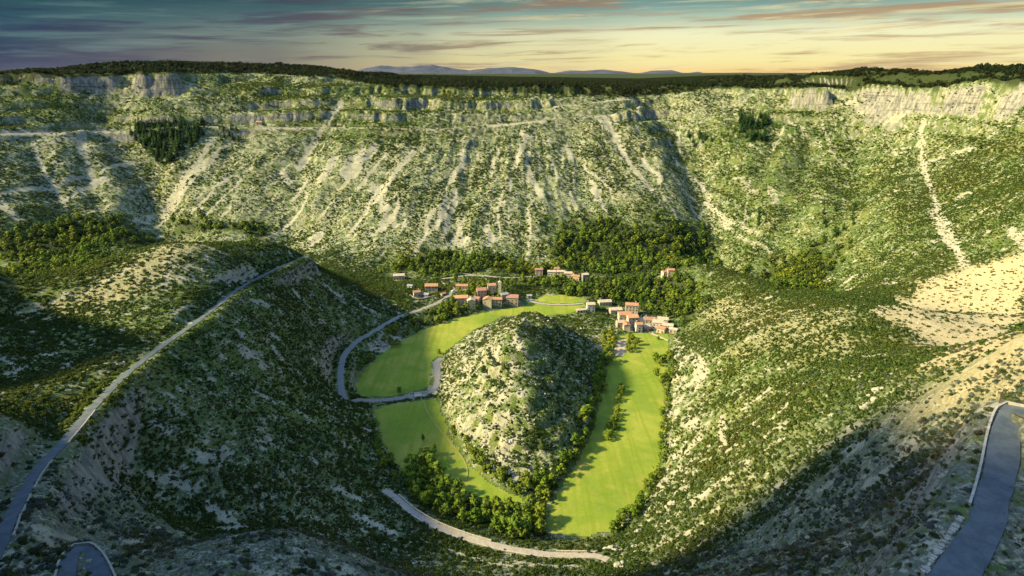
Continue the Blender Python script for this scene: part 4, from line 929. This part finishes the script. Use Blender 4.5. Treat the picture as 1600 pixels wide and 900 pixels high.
# --- near shrubs: the 300 that show largest are things of their own
def near_scrub():
    x, y, z = candidates(-260, 260, 40, 300, 1.1)
    d = np.hypot(x, y); bare = samp(BARE, x, y); nz = 1.3 * fbm(x / 13, y / 13, 3) + 0.8 * fbm(x / 50, y / 50, 2)
    pr = np.clip(0.42 + 0.85 * nz, 0.04, 1) * (1 - 0.85 * bare) * (1 - 0.8 * ss(d, 170, 230))
    k = (rng.uniform(0, 1, len(x)) < pr) & (samp(CLEAR, x, y) > 0.9) & (samp(MSD, x, y) > 4); k &= (z > 26) | (y > 230)
    x, y, z = x[k], y[k], z[k]; k = visible(x, y, z, 1.0); x, y, z = x[k], y[k], z[k]
    r = (0.35 + 1.6 * rng.beta(1.2, 3.4, len(x))) * (0.65 + 0.35 * ss(np.hypot(x, y), 80, 170)); u, v, t = project(x, y, z + r * 0.5); ins = (u > -5) & (u < 1605) & (v > 0) & (v < 905)
    px = np.where(ins, r / t, 0); order = np.argsort(-px); big = order[:300]; rest = order[300:]
    print('near shrubs', len(x))
    kinds = list(M_NEAR); NP = {k: [make_near_shrub(10 * a + i, M_NEAR[k]) for i in range(4)] for a, k in enumerate(kinds)}; wts = [0.3, 0.36, 0.22, 0.12]
    stem_me = join([tube([(0, 0, -0.15), (0.12 * math.cos(a), 0.12 * math.sin(a), 0.3), (0.3 * math.cos(a), 0.3 * math.sin(a), 0.62)], [0.03, 0.022, 0.01], 4) for a in (0.3, 1.6, 2.9, 4.1, 5.3)])
    stem = mesh_obj('stem', stem_me[0], stem_me[1], M_BARK, link=False).data
    pr_, pl_ = ROADS['right'][0], ROADS['left'][0]; dr = seg_dist(x, y, pr_)[0]; dl = seg_dist(x, y, pl_)[0]; dh = seg_dist(x, y, ROADS['hairpin'][0])[0]
    for i in big:
        kd = random.choices(kinds, wts)[0]; o = bpy.data.objects.new('shrub', NP[kd][random.randrange(4)].data); COL.objects.link(o)
        o.location = (x[i], y[i], z[i] - 0.05); o.scale = (r[i], r[i] * random.uniform(.85, 1.15), r[i] * random.uniform(.8, 1.25)); o.rotation_euler = (random.gauss(0, .08), random.gauss(0, .08), random.uniform(0, 6.28))
        s = bpy.data.objects.new('stem', stem); COL.objects.link(s); s.parent = o
        if x[i] > 0:
            xr = np.interp(y[i], pr_[:, 1], pr_[:, 0]) if pr_[0, 1] < pr_[-1, 1] else np.interp(y[i], pr_[::-1, 1], pr_[::-1, 0])
            where = 'close beside the bluish bend road' if dr[i] < 8 else ('on the bank above the bluish bend road' if x[i] > xr else 'on the shaded slope falling away below the bluish bend road')
        else: where = 'close to the hairpin bend' if dh[i] < 10 else ('close beside the walled hillside road' if dl[i] < 9 else 'on the dark slope below the walled hillside road')
        size = 'large ' if r[i] > 1.0 else ''
        tag(o, size + kd + ' shrub ' + where, 'shrub', size + kd + ' shrubs ' + where)
    pk = rng.choice(len(kinds), len(rest), p=wts)
    for a, k in enumerate(kinds):
        q = rest[pk == a]; stuff(k.replace(' ', '_') + '_scrub', k + ' low scrub covering the near slopes', np.c_[x[q], y[q], z[q] - 0.05], np.c_[r[q], r[q] * rng.uniform(.8, 1.2, len(q)), r[q] * rng.uniform(.75, 1.2, len(q))], NP[k])
near_scrub()
def tufts():
    """low grass tussocks on the near slopes"""
    m = mat_leaf('tussock_grass', [(0.13, 0.135, 0.085), (0.19, 0.185, 0.12), (0.25, 0.235, 0.15), (0.12, 0.15, 0.06)], (0.2, 0.2, 0.1)); protos = []
    for i in range(4):
        r = np.random.default_rng(600 + i); V = []; Fc = []
        for _ in range(26):
            a = r.uniform(0, 6.283); q = r.uniform(0, .4); b = np.array([q * math.cos(a), q * math.sin(a), -.05]); t = b + np.array([math.cos(a) * r.uniform(.2, .7), math.sin(a) * r.uniform(.2, .7), r.uniform(.5, 1.0)]); sd_ = np.array([-math.sin(a), math.cos(a), 0]) * 0.07; k = len(V)
            V += [b - sd_, b + sd_, t]; Fc.append((k, k + 1, k + 2))
        protos.append(mesh_obj('tussock', V, Fc, m, link=False))
    x, y, z = candidates(-230, 230, 40, 240, 1.6); nz = fbm(x / 7, y / 7, 3); k = (rng.uniform(0, 1, len(x)) < np.clip(0.45 + nz, 0, 1) * (1 - ss(np.hypot(x, y), 150, 240))) & (samp(CLEAR, x, y) > 0.3) & (samp(MSD, x, y) > 3)
    x, y, z = x[k], y[k], z[k]; k = visible(x, y, z, 0.5); x, y, z = x[k], y[k], z[k]; r = rng.uniform(0.22, 0.6, len(x)); print('tufts', len(x))
    stuff('tussock_grass', 'pale grey grass tussocks on the near slopes', np.c_[x, y, z], np.c_[r, r, r * rng.uniform(.7, 1.2, len(x))], protos)
tufts()
def stones():
    protos = [bpy.data.objects.new('stone', rock_mesh(i, None, 1)) for i in range(5)]
    x, y, z = candidates(-400, 400, 50, 560, 0.10); d = np.hypot(x, y)
    hill = (np.abs(x - 8) < 62) & (y > 305) & (y < 540)
    nz = fbm(x / 16, y / 16, 3); pr = np.clip(0.12 + 0.5 * samp(BARE, x, y) + 0.5 * nz, 0.0, 1) + 0.4 * hill
    k = (rng.uniform(0, 1, len(x)) < pr) & (samp(CLEAR, x, y) > 0.8) & (samp(MSD, x, y) > 3) & (samp(wall, x, y) < 0.3); x, y, z = x[k], y[k], z[k]
    k = visible(x, y, z, 1.0); x, y, z = x[k], y[k], z[k]; d = np.hypot(x, y)
    r = (0.2 + 0.9 * rng.beta(1, 4, len(x))) * (0.6 + 0.8 * ss(d, 120, 330)) * np.where((np.abs(x - 8) < 62) & (y > 305) & (y < 540), 1.5, 1.0); print('stones', len(x)); stuff('loose_stones', 'pale limestone blocks scattered over the slopes', np.c_[x, y, z], np.c_[r, r, r * .8], protos, 0.5)
stones()
# ------------------------------------------------------------------ houses
def mat_wall(name, c):
    m, g = newmat(name)
    tc = g.N('ShaderNodeTexCoord').outputs['Object']; a = g.noise(tc, 1.4, 4, 0.6); b = g.noise(tc, 0.35, 3, 0.6)
    col = g.mix(g.sstep(a, 0.4, 0.65), c, tuple(x * 0.68 for x in c)); col = g.mix(g.math('MULTIPLY', g.sstep(b, 0.5, 0.7), 0.4), col, tuple(x * 0.55 for x in c))
    finish(g, col, 0.95, a, 0.4, 0.05); return m
def mat_tile(name, c):
    m, g = newmat(name)
    tc = g.N('ShaderNodeTexCoord').outputs['Object']; n = g.noise(tc, 1.1, 4, 0.65); big = g.noise(tc, 0.25, 3, 0.6)
    wv = g.N('ShaderNodeTexWave', i_0=tc, i_1=1.6); wv.bands_direction = 'X'
    col = g.mix(g.sstep(n, 0.35, 0.65), c, (c[0] * 0.62, c[1] * 0.60, c[2] * 0.62)); col = g.mix(g.math('MULTIPLY', g.sstep(big, 0.45, 0.7), 0.45), col, (c[0] * 0.75 + 0.06, c[1] * 0.95 + 0.05, c[2] + 0.04))
    col = g.mix(g.math('MULTIPLY', wv.outputs[1], 0.3), col, tuple(x * 0.5 for x in c)); finish(g, col, 0.9, wv.outputs[1], 0.5, 0.06); return m
WALLM = {'cream': mat_wall('cream_render', (0.56, 0.46, 0.31)), 'white': mat_wall('pale_render', (0.66, 0.60, 0.48)), 'stone': mat_wall('house_stone', (0.42, 0.35, 0.26)), 'grey': mat_wall('grey_stone', (0.30, 0.28, 0.25))}
ROOFM = {'orange': mat_tile('orange_tile', (0.50, 0.25, 0.13)), 'bright': mat_tile('bright_tile', (0.62, 0.31, 0.14)), 'red': mat_tile('red_tile', (0.42, 0.21, 0.14)), 'pale': mat_tile('pale_tile', (0.56, 0.44, 0.29)), 'grey': mat_tile('slate_tile', (0.34, 0.33, 0.32))}
def flat_mat(name, c, rough=0.6, spec=0.4, metal=0.0):
    m, g = newmat(name); n = g.noise(g.N('ShaderNodeTexCoord').outputs['Object'], 3.0, 3, 0.6); finish(g, g.mix(g.math('MULTIPLY', n, 0.5), c, tuple(x * 0.7 for x in c)), rough, None, spec=spec); return m
M_PANE = flat_mat('window_pane', (0.025, 0.03, 0.035), 0.15, 0.6); M_SHUTTER = flat_mat('shutter_wood', (0.17, 0.12, 0.09)); M_DOOR = flat_mat('door_wood', (0.12, 0.07, 0.045)); M_LINTEL = flat_mat('window_frame', (0.40, 0.36, 0.29))
def box(x0, x1, y0, y1, z0, z1):
    V = [(x, y, z) for z in (z0, z1) for x, y in ((x0, y0), (x1, y0), (x1, y1), (x0, y1))]
    return V, [(0, 3, 2, 1), (4, 5, 6, 7), (0, 1, 5, 4), (1, 2, 6, 5), (2, 3, 7, 6), (3, 0, 4, 7)]
def frame_window(wd, ht):
    """opening seen from -Y: frame pieces round it, origin bottom centre"""
    return join([box(-wd / 2 - .14, wd / 2 + .14, -.10, .05, -.16, 0), box(-wd / 2 - .14, wd / 2 + .14, -.10, .05, ht, ht + .16), box(-wd / 2 - .14, -wd / 2, -.08, .05, 0, ht), box(wd / 2, wd / 2 + .14, -.08, .05, 0, ht)])
WF = frame_window(1.1, 1.4); WIN_ME = mesh_obj('window', *WF, M_LINTEL, link=False).data
PANE_ME = mesh_obj('pane', *box(-.55, .55, -.03, .04, 0, 1.4), M_PANE, link=False).data
DF = frame_window(1.2, 2.1); DOOR_ME = mesh_obj('door', *join([DF, box(-.6, .6, -.03, .04, 0, 2.1)]), M_DOOR, link=False).data
def link_part(name, me, parent, loc=(0, 0, 0), rz=0.0):
    o = bpy.data.objects.new(name, me); COL.objects.link(o); o.parent = parent; o.location = loc; o.rotation_euler = (0, 0, rz); return o
def house(p, wd, dp, h, turn, ws, rs, label, i):
    r = random.Random(1000 + i); hw, hd = wd / 2, dp / 2; pit = dp * r.uniform(0.17, 0.23); e = empty('house', (p[0], p[1] + hd * 0.7, p[2]), R(turn + r.uniform(-9, 9))); base = -4.0
    V = [(-hw, -hd, base), (hw, -hd, base), (hw, hd, base), (-hw, hd, base), (-hw, -hd, h), (hw, -hd, h), (hw, hd, h), (-hw, hd, h), (-hw, 0, h + pit), (hw, 0, h + pit)]
    Fc = [(0, 1, 5, 4), (2, 3, 7, 6), (1, 2, 6, 9, 5), (3, 0, 4, 8, 7)]
    mesh_obj('wall', V, Fc, WALLM[ws], e)
    ov, th = 0.45, 0.24; k = pit / hd; rv = []; rf = []
    for sgn in (-1, 1):
        y1 = sgn * (hd + ov); z1 = h - ov * k; q = len(rv)
        rv += [(-hw - ov, 0, h + pit + .04), (hw + ov, 0, h + pit + .04), (hw + ov, y1, z1 + .04), (-hw - ov, y1, z1 + .04)] + [(-hw - ov, 0, h + pit + th), (hw + ov, 0, h + pit + th), (hw + ov, y1, z1 + th), (-hw - ov, y1, z1 + th)]
        rf += [tuple(q + a for a in f) for f in ((0, 1, 2, 3), (4, 7, 6, 5), (0, 4, 5, 1), (2, 6, 7, 3), (1, 5, 6, 2), (0, 3, 7, 4))]
    rf_o = mesh_obj('roof', rv, rf, ROOFM[rs], e)
    if h > 3.5:
        cx = hw * r.choice((-.7, .6)); cy = hd * 0.3; cz = h + pit * 0.7
        mesh_obj('chimney', *join([box(cx - .45, cx + .45, cy - .35, cy + .35, cz - .6, cz + 1.5), box(cx - .55, cx + .55, cy - .45, cy + .45, cz + 1.5, cz + 1.75)]), WALLM[ws], rf_o)
    floors = max(1, int((h - 0.4) / 2.7)); ncol = max(1, int(wd / 3.1)); dcol = r.randrange(ncol)
    for fl in range(floors):
        for c in range(ncol):
            x = -hw + (c + 0.5) * wd / ncol + r.uniform(-.2, .2); z = 0.9 + fl * 2.7
            if fl == 0 and c == dcol: link_part('door', DOOR_ME, e, (x, -hd, 0.05)); continue
            if r.random() < 0.15 or z + 1.6 > h: continue
            w_o = link_part('window', WIN_ME, e, (x, -hd, z)); link_part('pane', PANE_ME, w_o)
        for sgn in (-1, 1):
            for c in range(max(1, int(dp / 4.0))):
                if r.random() < 0.3 or 0.9 + fl * 2.7 + 1.6 > h: continue
                w_o = link_part('window', WIN_ME, e, (sgn * hw, -hd + (c + .5) * dp / max(1, int(dp / 4.0)), 0.9 + fl * 2.7), R(90) * sgn); link_part('pane', PANE_ME, w_o)
    grp = 'houses of the hamlet by the road' if i < 15 else ('houses of the terrace row' if i < 21 else ('houses of the village by the meadow' if i < 35 else 'outlying and infill houses'))
    tag(e, label, 'house', grp)
for i, (p, h) in enumerate(zip(HPOS, HOUSES)): house(p, h[2], h[3], h[4], h[5], h[6], h[7], h[8], i)
# slim bell tower in the hamlet
def bell_tower():
    p = hitp([(781, 460)])[0]; e = empty('bell_tower', tuple(p)); mesh_obj('shaft', *box(-1.5, 1.5, -1.5, 1.5, -3, 11.5), WALLM['white'], e)
    mesh_obj('belfry', *join([box(-1.7, -1.0, -1.7, -1.0, 11.5, 13.8), box(1.0, 1.7, -1.7, -1.0, 11.5, 13.8), box(-1.7, -1.0, 1.0, 1.7, 11.5, 13.8), box(1.0, 1.7, 1.0, 1.7, 11.5, 13.8)]), WALLM['white'], e)
    mesh_obj('roof', [(-2, -2, 13.8), (2, -2, 13.8), (2, 2, 13.8), (-2, 2, 13.8), (0, 0, 15.6)], [(0, 1, 4), (1, 2, 4), (2, 3, 4), (3, 0, 4), (3, 2, 1, 0)], ROOFM['pale'], e); tag(e, 'slim pale bell tower behind the hamlet houses', 'tower')
bell_tower()

# ------------------------------------------------------------------ walls along the roads
def sub_line(key, test):
    P, w = ROADS[key]; u, v, t = project(P[:, 0], P[:, 1], P[:, 2]); k = [i for i in range(len(P)) if test(u[i], v[i])]; return P[k], w
def stone_wall(name, label, P, off, thick, ht, mat, group=None, step=1.1, drop=0.8):
    """low masonry wall of uneven blocks following a line"""
    if len(P) < 3: print('short wall', label, len(P)); return
    D = np.r_[0, np.cumsum(np.linalg.norm(np.diff(P[:, :2], axis=0), axis=1))]; n = max(2, int(D[-1] / step)); s = np.linspace(0, D[-1], n + 1)
    Q = np.c_[[np.interp(s, D, P[:, a]) for a in range(3)]].T; T = np.gradient(Q[:, :2], axis=0); T /= np.linalg.norm(T, axis=1)[:, None]; Nn = np.c_[T[:, 1], -T[:, 0]]; parts = []
    c0 = Q[len(Q) // 2]
    for i in range(n):
        a, b = Q[i] - c0, Q[i + 1] - c0; h = ht * random.uniform(0.88, 1.12) if mat is not M_ROCK else ht * random.uniform(0.1, 1.9); t2 = thick / 2 * (random.uniform(0.92, 1.08) if mat is not M_ROCK else random.uniform(0.4, 1.5)); g = 0.02
        a2 = a[:2] + T[i] * g; b2 = b[:2] - T[i] * g; V = []
        for z in (-drop, h):
            for q, nn, sg in ((a2, Nn[i], -1), (b2, Nn[i + 1], -1), (b2, Nn[i + 1], 1), (a2, Nn[i], 1)):
                xy = q + nn * (off + sg * t2); V.append((xy[0], xy[1], (a[2] if q is a2 else b[2]) + z))
        parts.append((V, [(0, 3, 2, 1), (4, 5, 6, 7), (0, 1, 5, 4), (1, 2, 6, 5), (2, 3, 7, 6), (3, 0, 4, 7)]))
    o = mesh_obj(name, *join(parts), mat); o.location = tuple(c0); tag(o, label, 'wall', group); return o
for lo, hi_, lb in ((640, 700, 'low pale parapet farthest up the long hillside road'), (722, 772, 'pale parapet along the middle of the long hillside road'), (778, 848, 'pale parapet beside the long hillside road above the hairpin')):
    P, wd = sub_line('left', lambda u, v, a=lo, b=hi_: a < v < b and u < 200); stone_wall('parapet_wall', lb, P, wd / 2 + 0.5, 0.4, 0.6, M_WALLSTONE)
P, wd = sub_line('hairpin', lambda u, v: u > 78); stone_wall('parapet_wall', 'curved pale parapet round the outside of the hairpin bend', P, -(wd / 2 + 0.4), 0.4, 0.5, M_WALLSTONE)
P, wd = sub_line('right', lambda u, v: v < 808); stone_wall('parapet_wall', 'pale kerb wall along the outer side of the bluish bend road', P, -(wd / 2 + 0.4), 0.35, 0.4, M_WALLSTONE)
P, wd = sub_line('right', lambda u, v: 815 < v < 925); stone_wall('parapet_wall', 'rough rubble edge wall along the lower end of the bluish bend road', P, -(wd / 2 + 0.6), 0.7, 0.25, M_ROCK, None, 0.45)
P, wd = sub_line('lower', lambda u, v: 612 < u < 770); stone_wall('parapet_wall', 'long thin parapet on the meadow side of the pale lower road', P, -(wd / 2 + 0.3), 0.6, 0.9, M_WALLSTONE)
P, wd = sub_line('lower', lambda u, v: 612 < u < 860); stone_wall('parapet_wall', 'pale retaining wall on the slope side of the lower road', P, wd / 2 + 0.3, 0.6, 0.35, M_WALLSTONE)
P, wd = sub_line('lower', lambda u, v: 862 < u < 935); stone_wall('parapet_wall', 'short parapet at the far end of the lower road beside the rocks', P, -(wd / 2 + 0.3), 0.6, 0.9, M_WALLSTONE)
for a, b, lb in (([(690, 433), (722, 429), (745, 431)], 0, 'upper terrace wall above the hamlet'), ([(800, 436), (820, 434), (836, 434)], 0, 'terrace wall leading to the terrace row of houses'), ([(690, 470), (704, 464), (714, 462)], 0, 'pale roadside wall at the hamlet entrance'), ([(1018, 522), (1030, 527), (1044, 533)], 0, 'pale garden wall below the wood end of the village'), ([(640, 462), (655, 468), (680, 463)], 0, 'grey terrace wall below the small cream house')):
    stone_wall('terrace_wall', lb, smooth_line(hitp(a), 2.0), 0.0, 0.6, 1.2, M_WALLSTONE)
# bridge on the road between the two meadows
def bridge():
    P, wd = sub_line('hamlet', lambda u, v: 643 < u < 663 and v > 610); c = P[len(P) // 2]; d = P[-1] - P[0]; ang = math.atan2(d[1], d[0]); L = max(9.0, float(np.linalg.norm(d[:2]))); e = empty('stone_bridge', (c[0], c[1], c[2]), ang)
    mesh_obj('deck', *box(-L / 2, L / 2, -wd / 2 - .5, wd / 2 + .5, -1.0, 0.22), M_WALLSTONE, e)
    for sg in (-1, 1):
        y = sg * (wd / 2 + .3); par = mesh_obj('parapet', *box(-L / 2, L / 2, y - .2, y + .2, 0.22, 1.0), WALLM['white'], e)
        for k in range(5):
            x = -L / 2 + k * L / 4; mesh_obj('post', *box(x - .3, x + .3, y - .27, y + .27, 0.2, 1.35), WALLM['white'], par)
    tag(e, 'little bridge with white parapets between the two meadows by the hamlet road', 'bridge')
bridge()
# cars
M_TYRE = flat_mat('tyre_rubber', (0.02, 0.02, 0.02), 0.8); M_GLASS = flat_mat('car_glass', (0.02, 0.025, 0.03), 0.1, 0.8)
def car(px, turn, col, label, tall=1.45):
    p = hitp([px])[0]; e = empty('parked_car', (p[0], p[1], p[2] + 0.16), R(turn)); m = flat_mat('car_paint', col, 0.3, 0.5)
    prof = [(-2.1, .35), (-2.1, .85), (-1.4, .98), (-.9, tall), (1.0, tall), (1.9, 1.0), (2.1, .8), (2.1, .35)]; n = len(prof)
    V = [(x, -.82 if z < 1.05 else -.68, z) for x, z in prof] + [(x, .82 if z < 1.05 else .68, z) for x, z in prof]
    mesh_obj('body', V, [tuple(range(n - 1, -1, -1)), tuple(range(n, 2 * n))] + [(i, (i + 1) % n, n + (i + 1) % n, n + i) for i in range(n)], m, e)
    mesh_obj('window', *join([box(-.85, .95, -.80, -.70, 1.0, tall - .1), box(-.85, .95, .70, .80, 1.0, tall - .1)]), M_GLASS, e)
    for x in (-1.3, 1.3):
        for y in (-.8, .8):
            k = 10; V = [(x + .32 * math.cos(2 * math.pi * a / k), y + s, .32 + .32 * math.sin(2 * math.pi * a / k)) for s in (-.12, .12) for a in range(k)]
            mesh_obj('wheel', V, [tuple(range(k - 1, -1, -1)), tuple(range(k, 2 * k))] + [(a, (a + 1) % k, k + (a + 1) % k, k + a) for a in range(k)], M_TYRE, e)
    tag(e, label, 'car')
car((708, 455.5), 40, (0.7, 0.7, 0.68), 'white car parked on the edge of the hamlet road'); car((713, 452), 50, (0.04, 0.045, 0.05), 'dark car parked at the top of the hamlet road'); car((831, 470.5), 20, (0.6, 0.65, 0.68), 'pale blue car at the start of the lane')
# marker posts on the bend of the right road
P, wd = sub_line('right', lambda u, v: u < 1600 and v < 700); T = np.gradient(P[:, :2], axis=0); T /= np.linalg.norm(T, axis=1)[:, None]
for f, lb in ((0.25, 'first thin dark marker post on the kerb wall where the bend starts'), (0.55, 'thin dark marker post in the tightest part of the bend'), (0.85, 'thin dark marker post beyond the bend on the kerb wall')):
    k = int(f * (len(P) - 1)); o2 = -(wd / 2 + 0.85); p = (P[k, 0] + T[k, 1] * o2, P[k, 1] - T[k, 0] * o2, P[k, 2] - 0.1)
    mp = mesh_obj('marker_post', *join([box(-.09, .09, -.09, .09, -.3, 0.95), box(-.12, .12, -.12, .12, .95, 1.05)]), M_SHUTTER); mp.location = p; tag(mp, lb, 'post')
# bare garden plot below the village
def plot():
    P = hitp([(960, 534), (984, 529), (980, 545), (974, 557), (954, 557)]); V = [(p[0], p[1], hz(p[0], p[1]) + 0.5) for p in P]; V += [(v[0], v[1], v[2] - 0.6) for v in V]; n = 5
    o = mesh_obj('bare_field', V, [tuple(range(n))] + [(i, n + i, n + (i + 1) % n, (i + 1) % n) for i in range(n)], mat_simple('bare_soil', (0.46, 0.35, 0.21), (0.36, 0.27, 0.16), 0.4, 1.0, (0.50, 0.40, 0.26))); tag(o, 'small bare tan field below the village', None, None, 'structure')
plot()
P = smooth_line(hitp([(662, 626), (668, 645), (684, 668), (706, 695), (722, 715), (730, 735), (728, 752)]), 3)
a, b = ribbon(P, 1.0, 0.55, 0, 0.25); V = np.vstack([a, b]); n = len(P)
tag(mesh_obj('path', V, [(i, i + 1, n + i + 1, n + i) for i in range(n - 1)], mat_simple('worn_grass', (0.30, 0.28, 0.08), (0.24, 0.25, 0.05), 0.5, 1.0)), 'faint worn track through the half shaded meadow', None, None, 'structure')

# ------------------------------------------------------------------ rock outcrops that stand out
ROCKS = [rock_mesh(i, None, 3) for i in range(6)]
def outcrop(px, size, n, label, spread=1.0):
    p = hitp([px])[0]; bm = bmesh.new(); r = random.Random(int(px[0] * 7 + px[1]))
    for k in range(n):
        me = ROCKS[r.randrange(6)]; s = size * r.uniform(0.45, 1.0) * (1.0 if k == 0 else 0.7); a = r.uniform(0, 6.28); q = 0 if k == 0 else size * spread * r.uniform(0.5, 1.1)
        x, y = p[0] + q * math.cos(a), p[1] + q * math.sin(a); z = float(hz(x, y)); M = Matrix.Translation((x - p[0], y - p[1], z - p[2] + s * 0.2)) @ Matrix.Rotation(r.uniform(0, 6.28), 4, 'Z') @ Matrix.Rotation(r.uniform(-.3, .3), 4, 'X') @ Matrix.Diagonal((s, s * .8, s * 1.1, 1))
        b2 = bmesh.new(); b2.from_mesh(me); b2.transform(M); tmp = bpy.data.meshes.new('t'); b2.to_mesh(tmp); b2.free(); bm.from_mesh(tmp); bpy.data.meshes.remove(tmp)
    me = bpy.data.meshes.new('rock_outcrop'); bm.to_mesh(me); bm.free(); me.materials.append(M_ROCK); o = bpy.data.objects.new('rock_outcrop', me); COL.objects.link(o); o.location = tuple(p); tag(o, label, 'rock')
outcrop((1356, 634), 3.0, 6, 'bright pale rock standing out on the dark bend road slope', 0.9)
outcrop((1368, 612), 2.4, 4, 'smaller pale rock just above the bright one on the bend road slope')
for px, s, n, lb in (((1050, 788), 2.6, 5, 'white crag above the thicket on the bend road slope'), ((998, 832), 2.2, 5, 'pale crag at the lower corner of the long meadow'), ((955, 858), 3.2, 6, 'big pale crag where the lower road ends'), ((965, 885), 2.6, 4, 'white boulder group below the end of the lower road'),
                     ((1045, 650), 2.8, 6, 'pale rock face at the margin of the long meadow under the slope'), ((1040, 700), 2.4, 5, 'pale rock ledge beside the lower tree margin'), ((1075, 560), 3.2, 6, 'grey white slab above the upper meadow clump'), ((1220, 690), 1.6, 5, 'thin broken rock rib on the dark bend road slope'), ((1212, 712), 1.3, 4, 'lower end of the broken rock rib'),
                     ((780, 610), 2.2, 5, 'pale ledge in the middle of the lit hill face'), ((760, 690), 2.4, 6, 'pale ledge low on the lit hill face'), ((800, 735), 2.2, 5, 'pale ledge near the tip of the rocky hill'), ((735, 640), 2.0, 5, 'pale ledge on the meadow flank of the rocky hill'), ((820, 500), 2.6, 5, 'pale crest rock on top of the rocky hill'), ((770, 545), 2.2, 5, 'pale ledge high on the lit hill face'),
                     ((600, 540), 2.6, 5, 'grey bank rock beside the hamlet road bend'), ((575, 675), 2.2, 4, 'grey rock on the dark slope above the half shaded meadow'), ((1480, 740), 1.0, 4, 'small grey rocks on the slope below the bend road'), ((350, 440), 2.6, 5, 'pale rocks beside the upper hillside road'),
                     ((880, 650), 2.0, 4, 'grey rock on the shaded side of the hill'), ((1100, 620), 2.0, 5, 'pale ledge half way up the bend road slope'), ((1085, 740), 2.2, 5, 'pale rock band above the white crag')):
    outcrop(px, s, n, lb)
# ------------------------------------------------------------------ air
def haze():
    X = 17500.0; z0, z1 = float(Z.min()) - 1.0, float(max(Z.max(), 420.0)) + 15.0
    V = [(sx * X, y, z) for z in (z0, z1) for sx, y in ((-1, -3200), (1, -3200), (1, 18500), (-1, 18500))]
    Fc = [(0, 3, 2, 1), (4, 5, 6, 7), (0, 1, 5, 4), (1, 2, 6, 5), (2, 3, 7, 6), (3, 0, 4, 7)]
    m = bpy.data.materials.new('haze'); m.use_nodes = True; g = NT(m.node_tree); g.n.clear()
    v = g.N('ShaderNodeVolumePrincipled'); v.inputs['Color'].default_value = (0.55, 0.66, 0.86, 1); v.inputs['Density'].default_value = 0.000004; v.inputs['Anisotropy'].default_value = 0.2
    o = g.N('ShaderNodeOutputMaterial'); g.l.new(v.outputs[0], o.inputs['Volume'])
    ob = mesh_obj('haze', V, Fc, m); tag(ob, 'thin pale haze filling the canyon air', None, None, 'stuff')
haze()
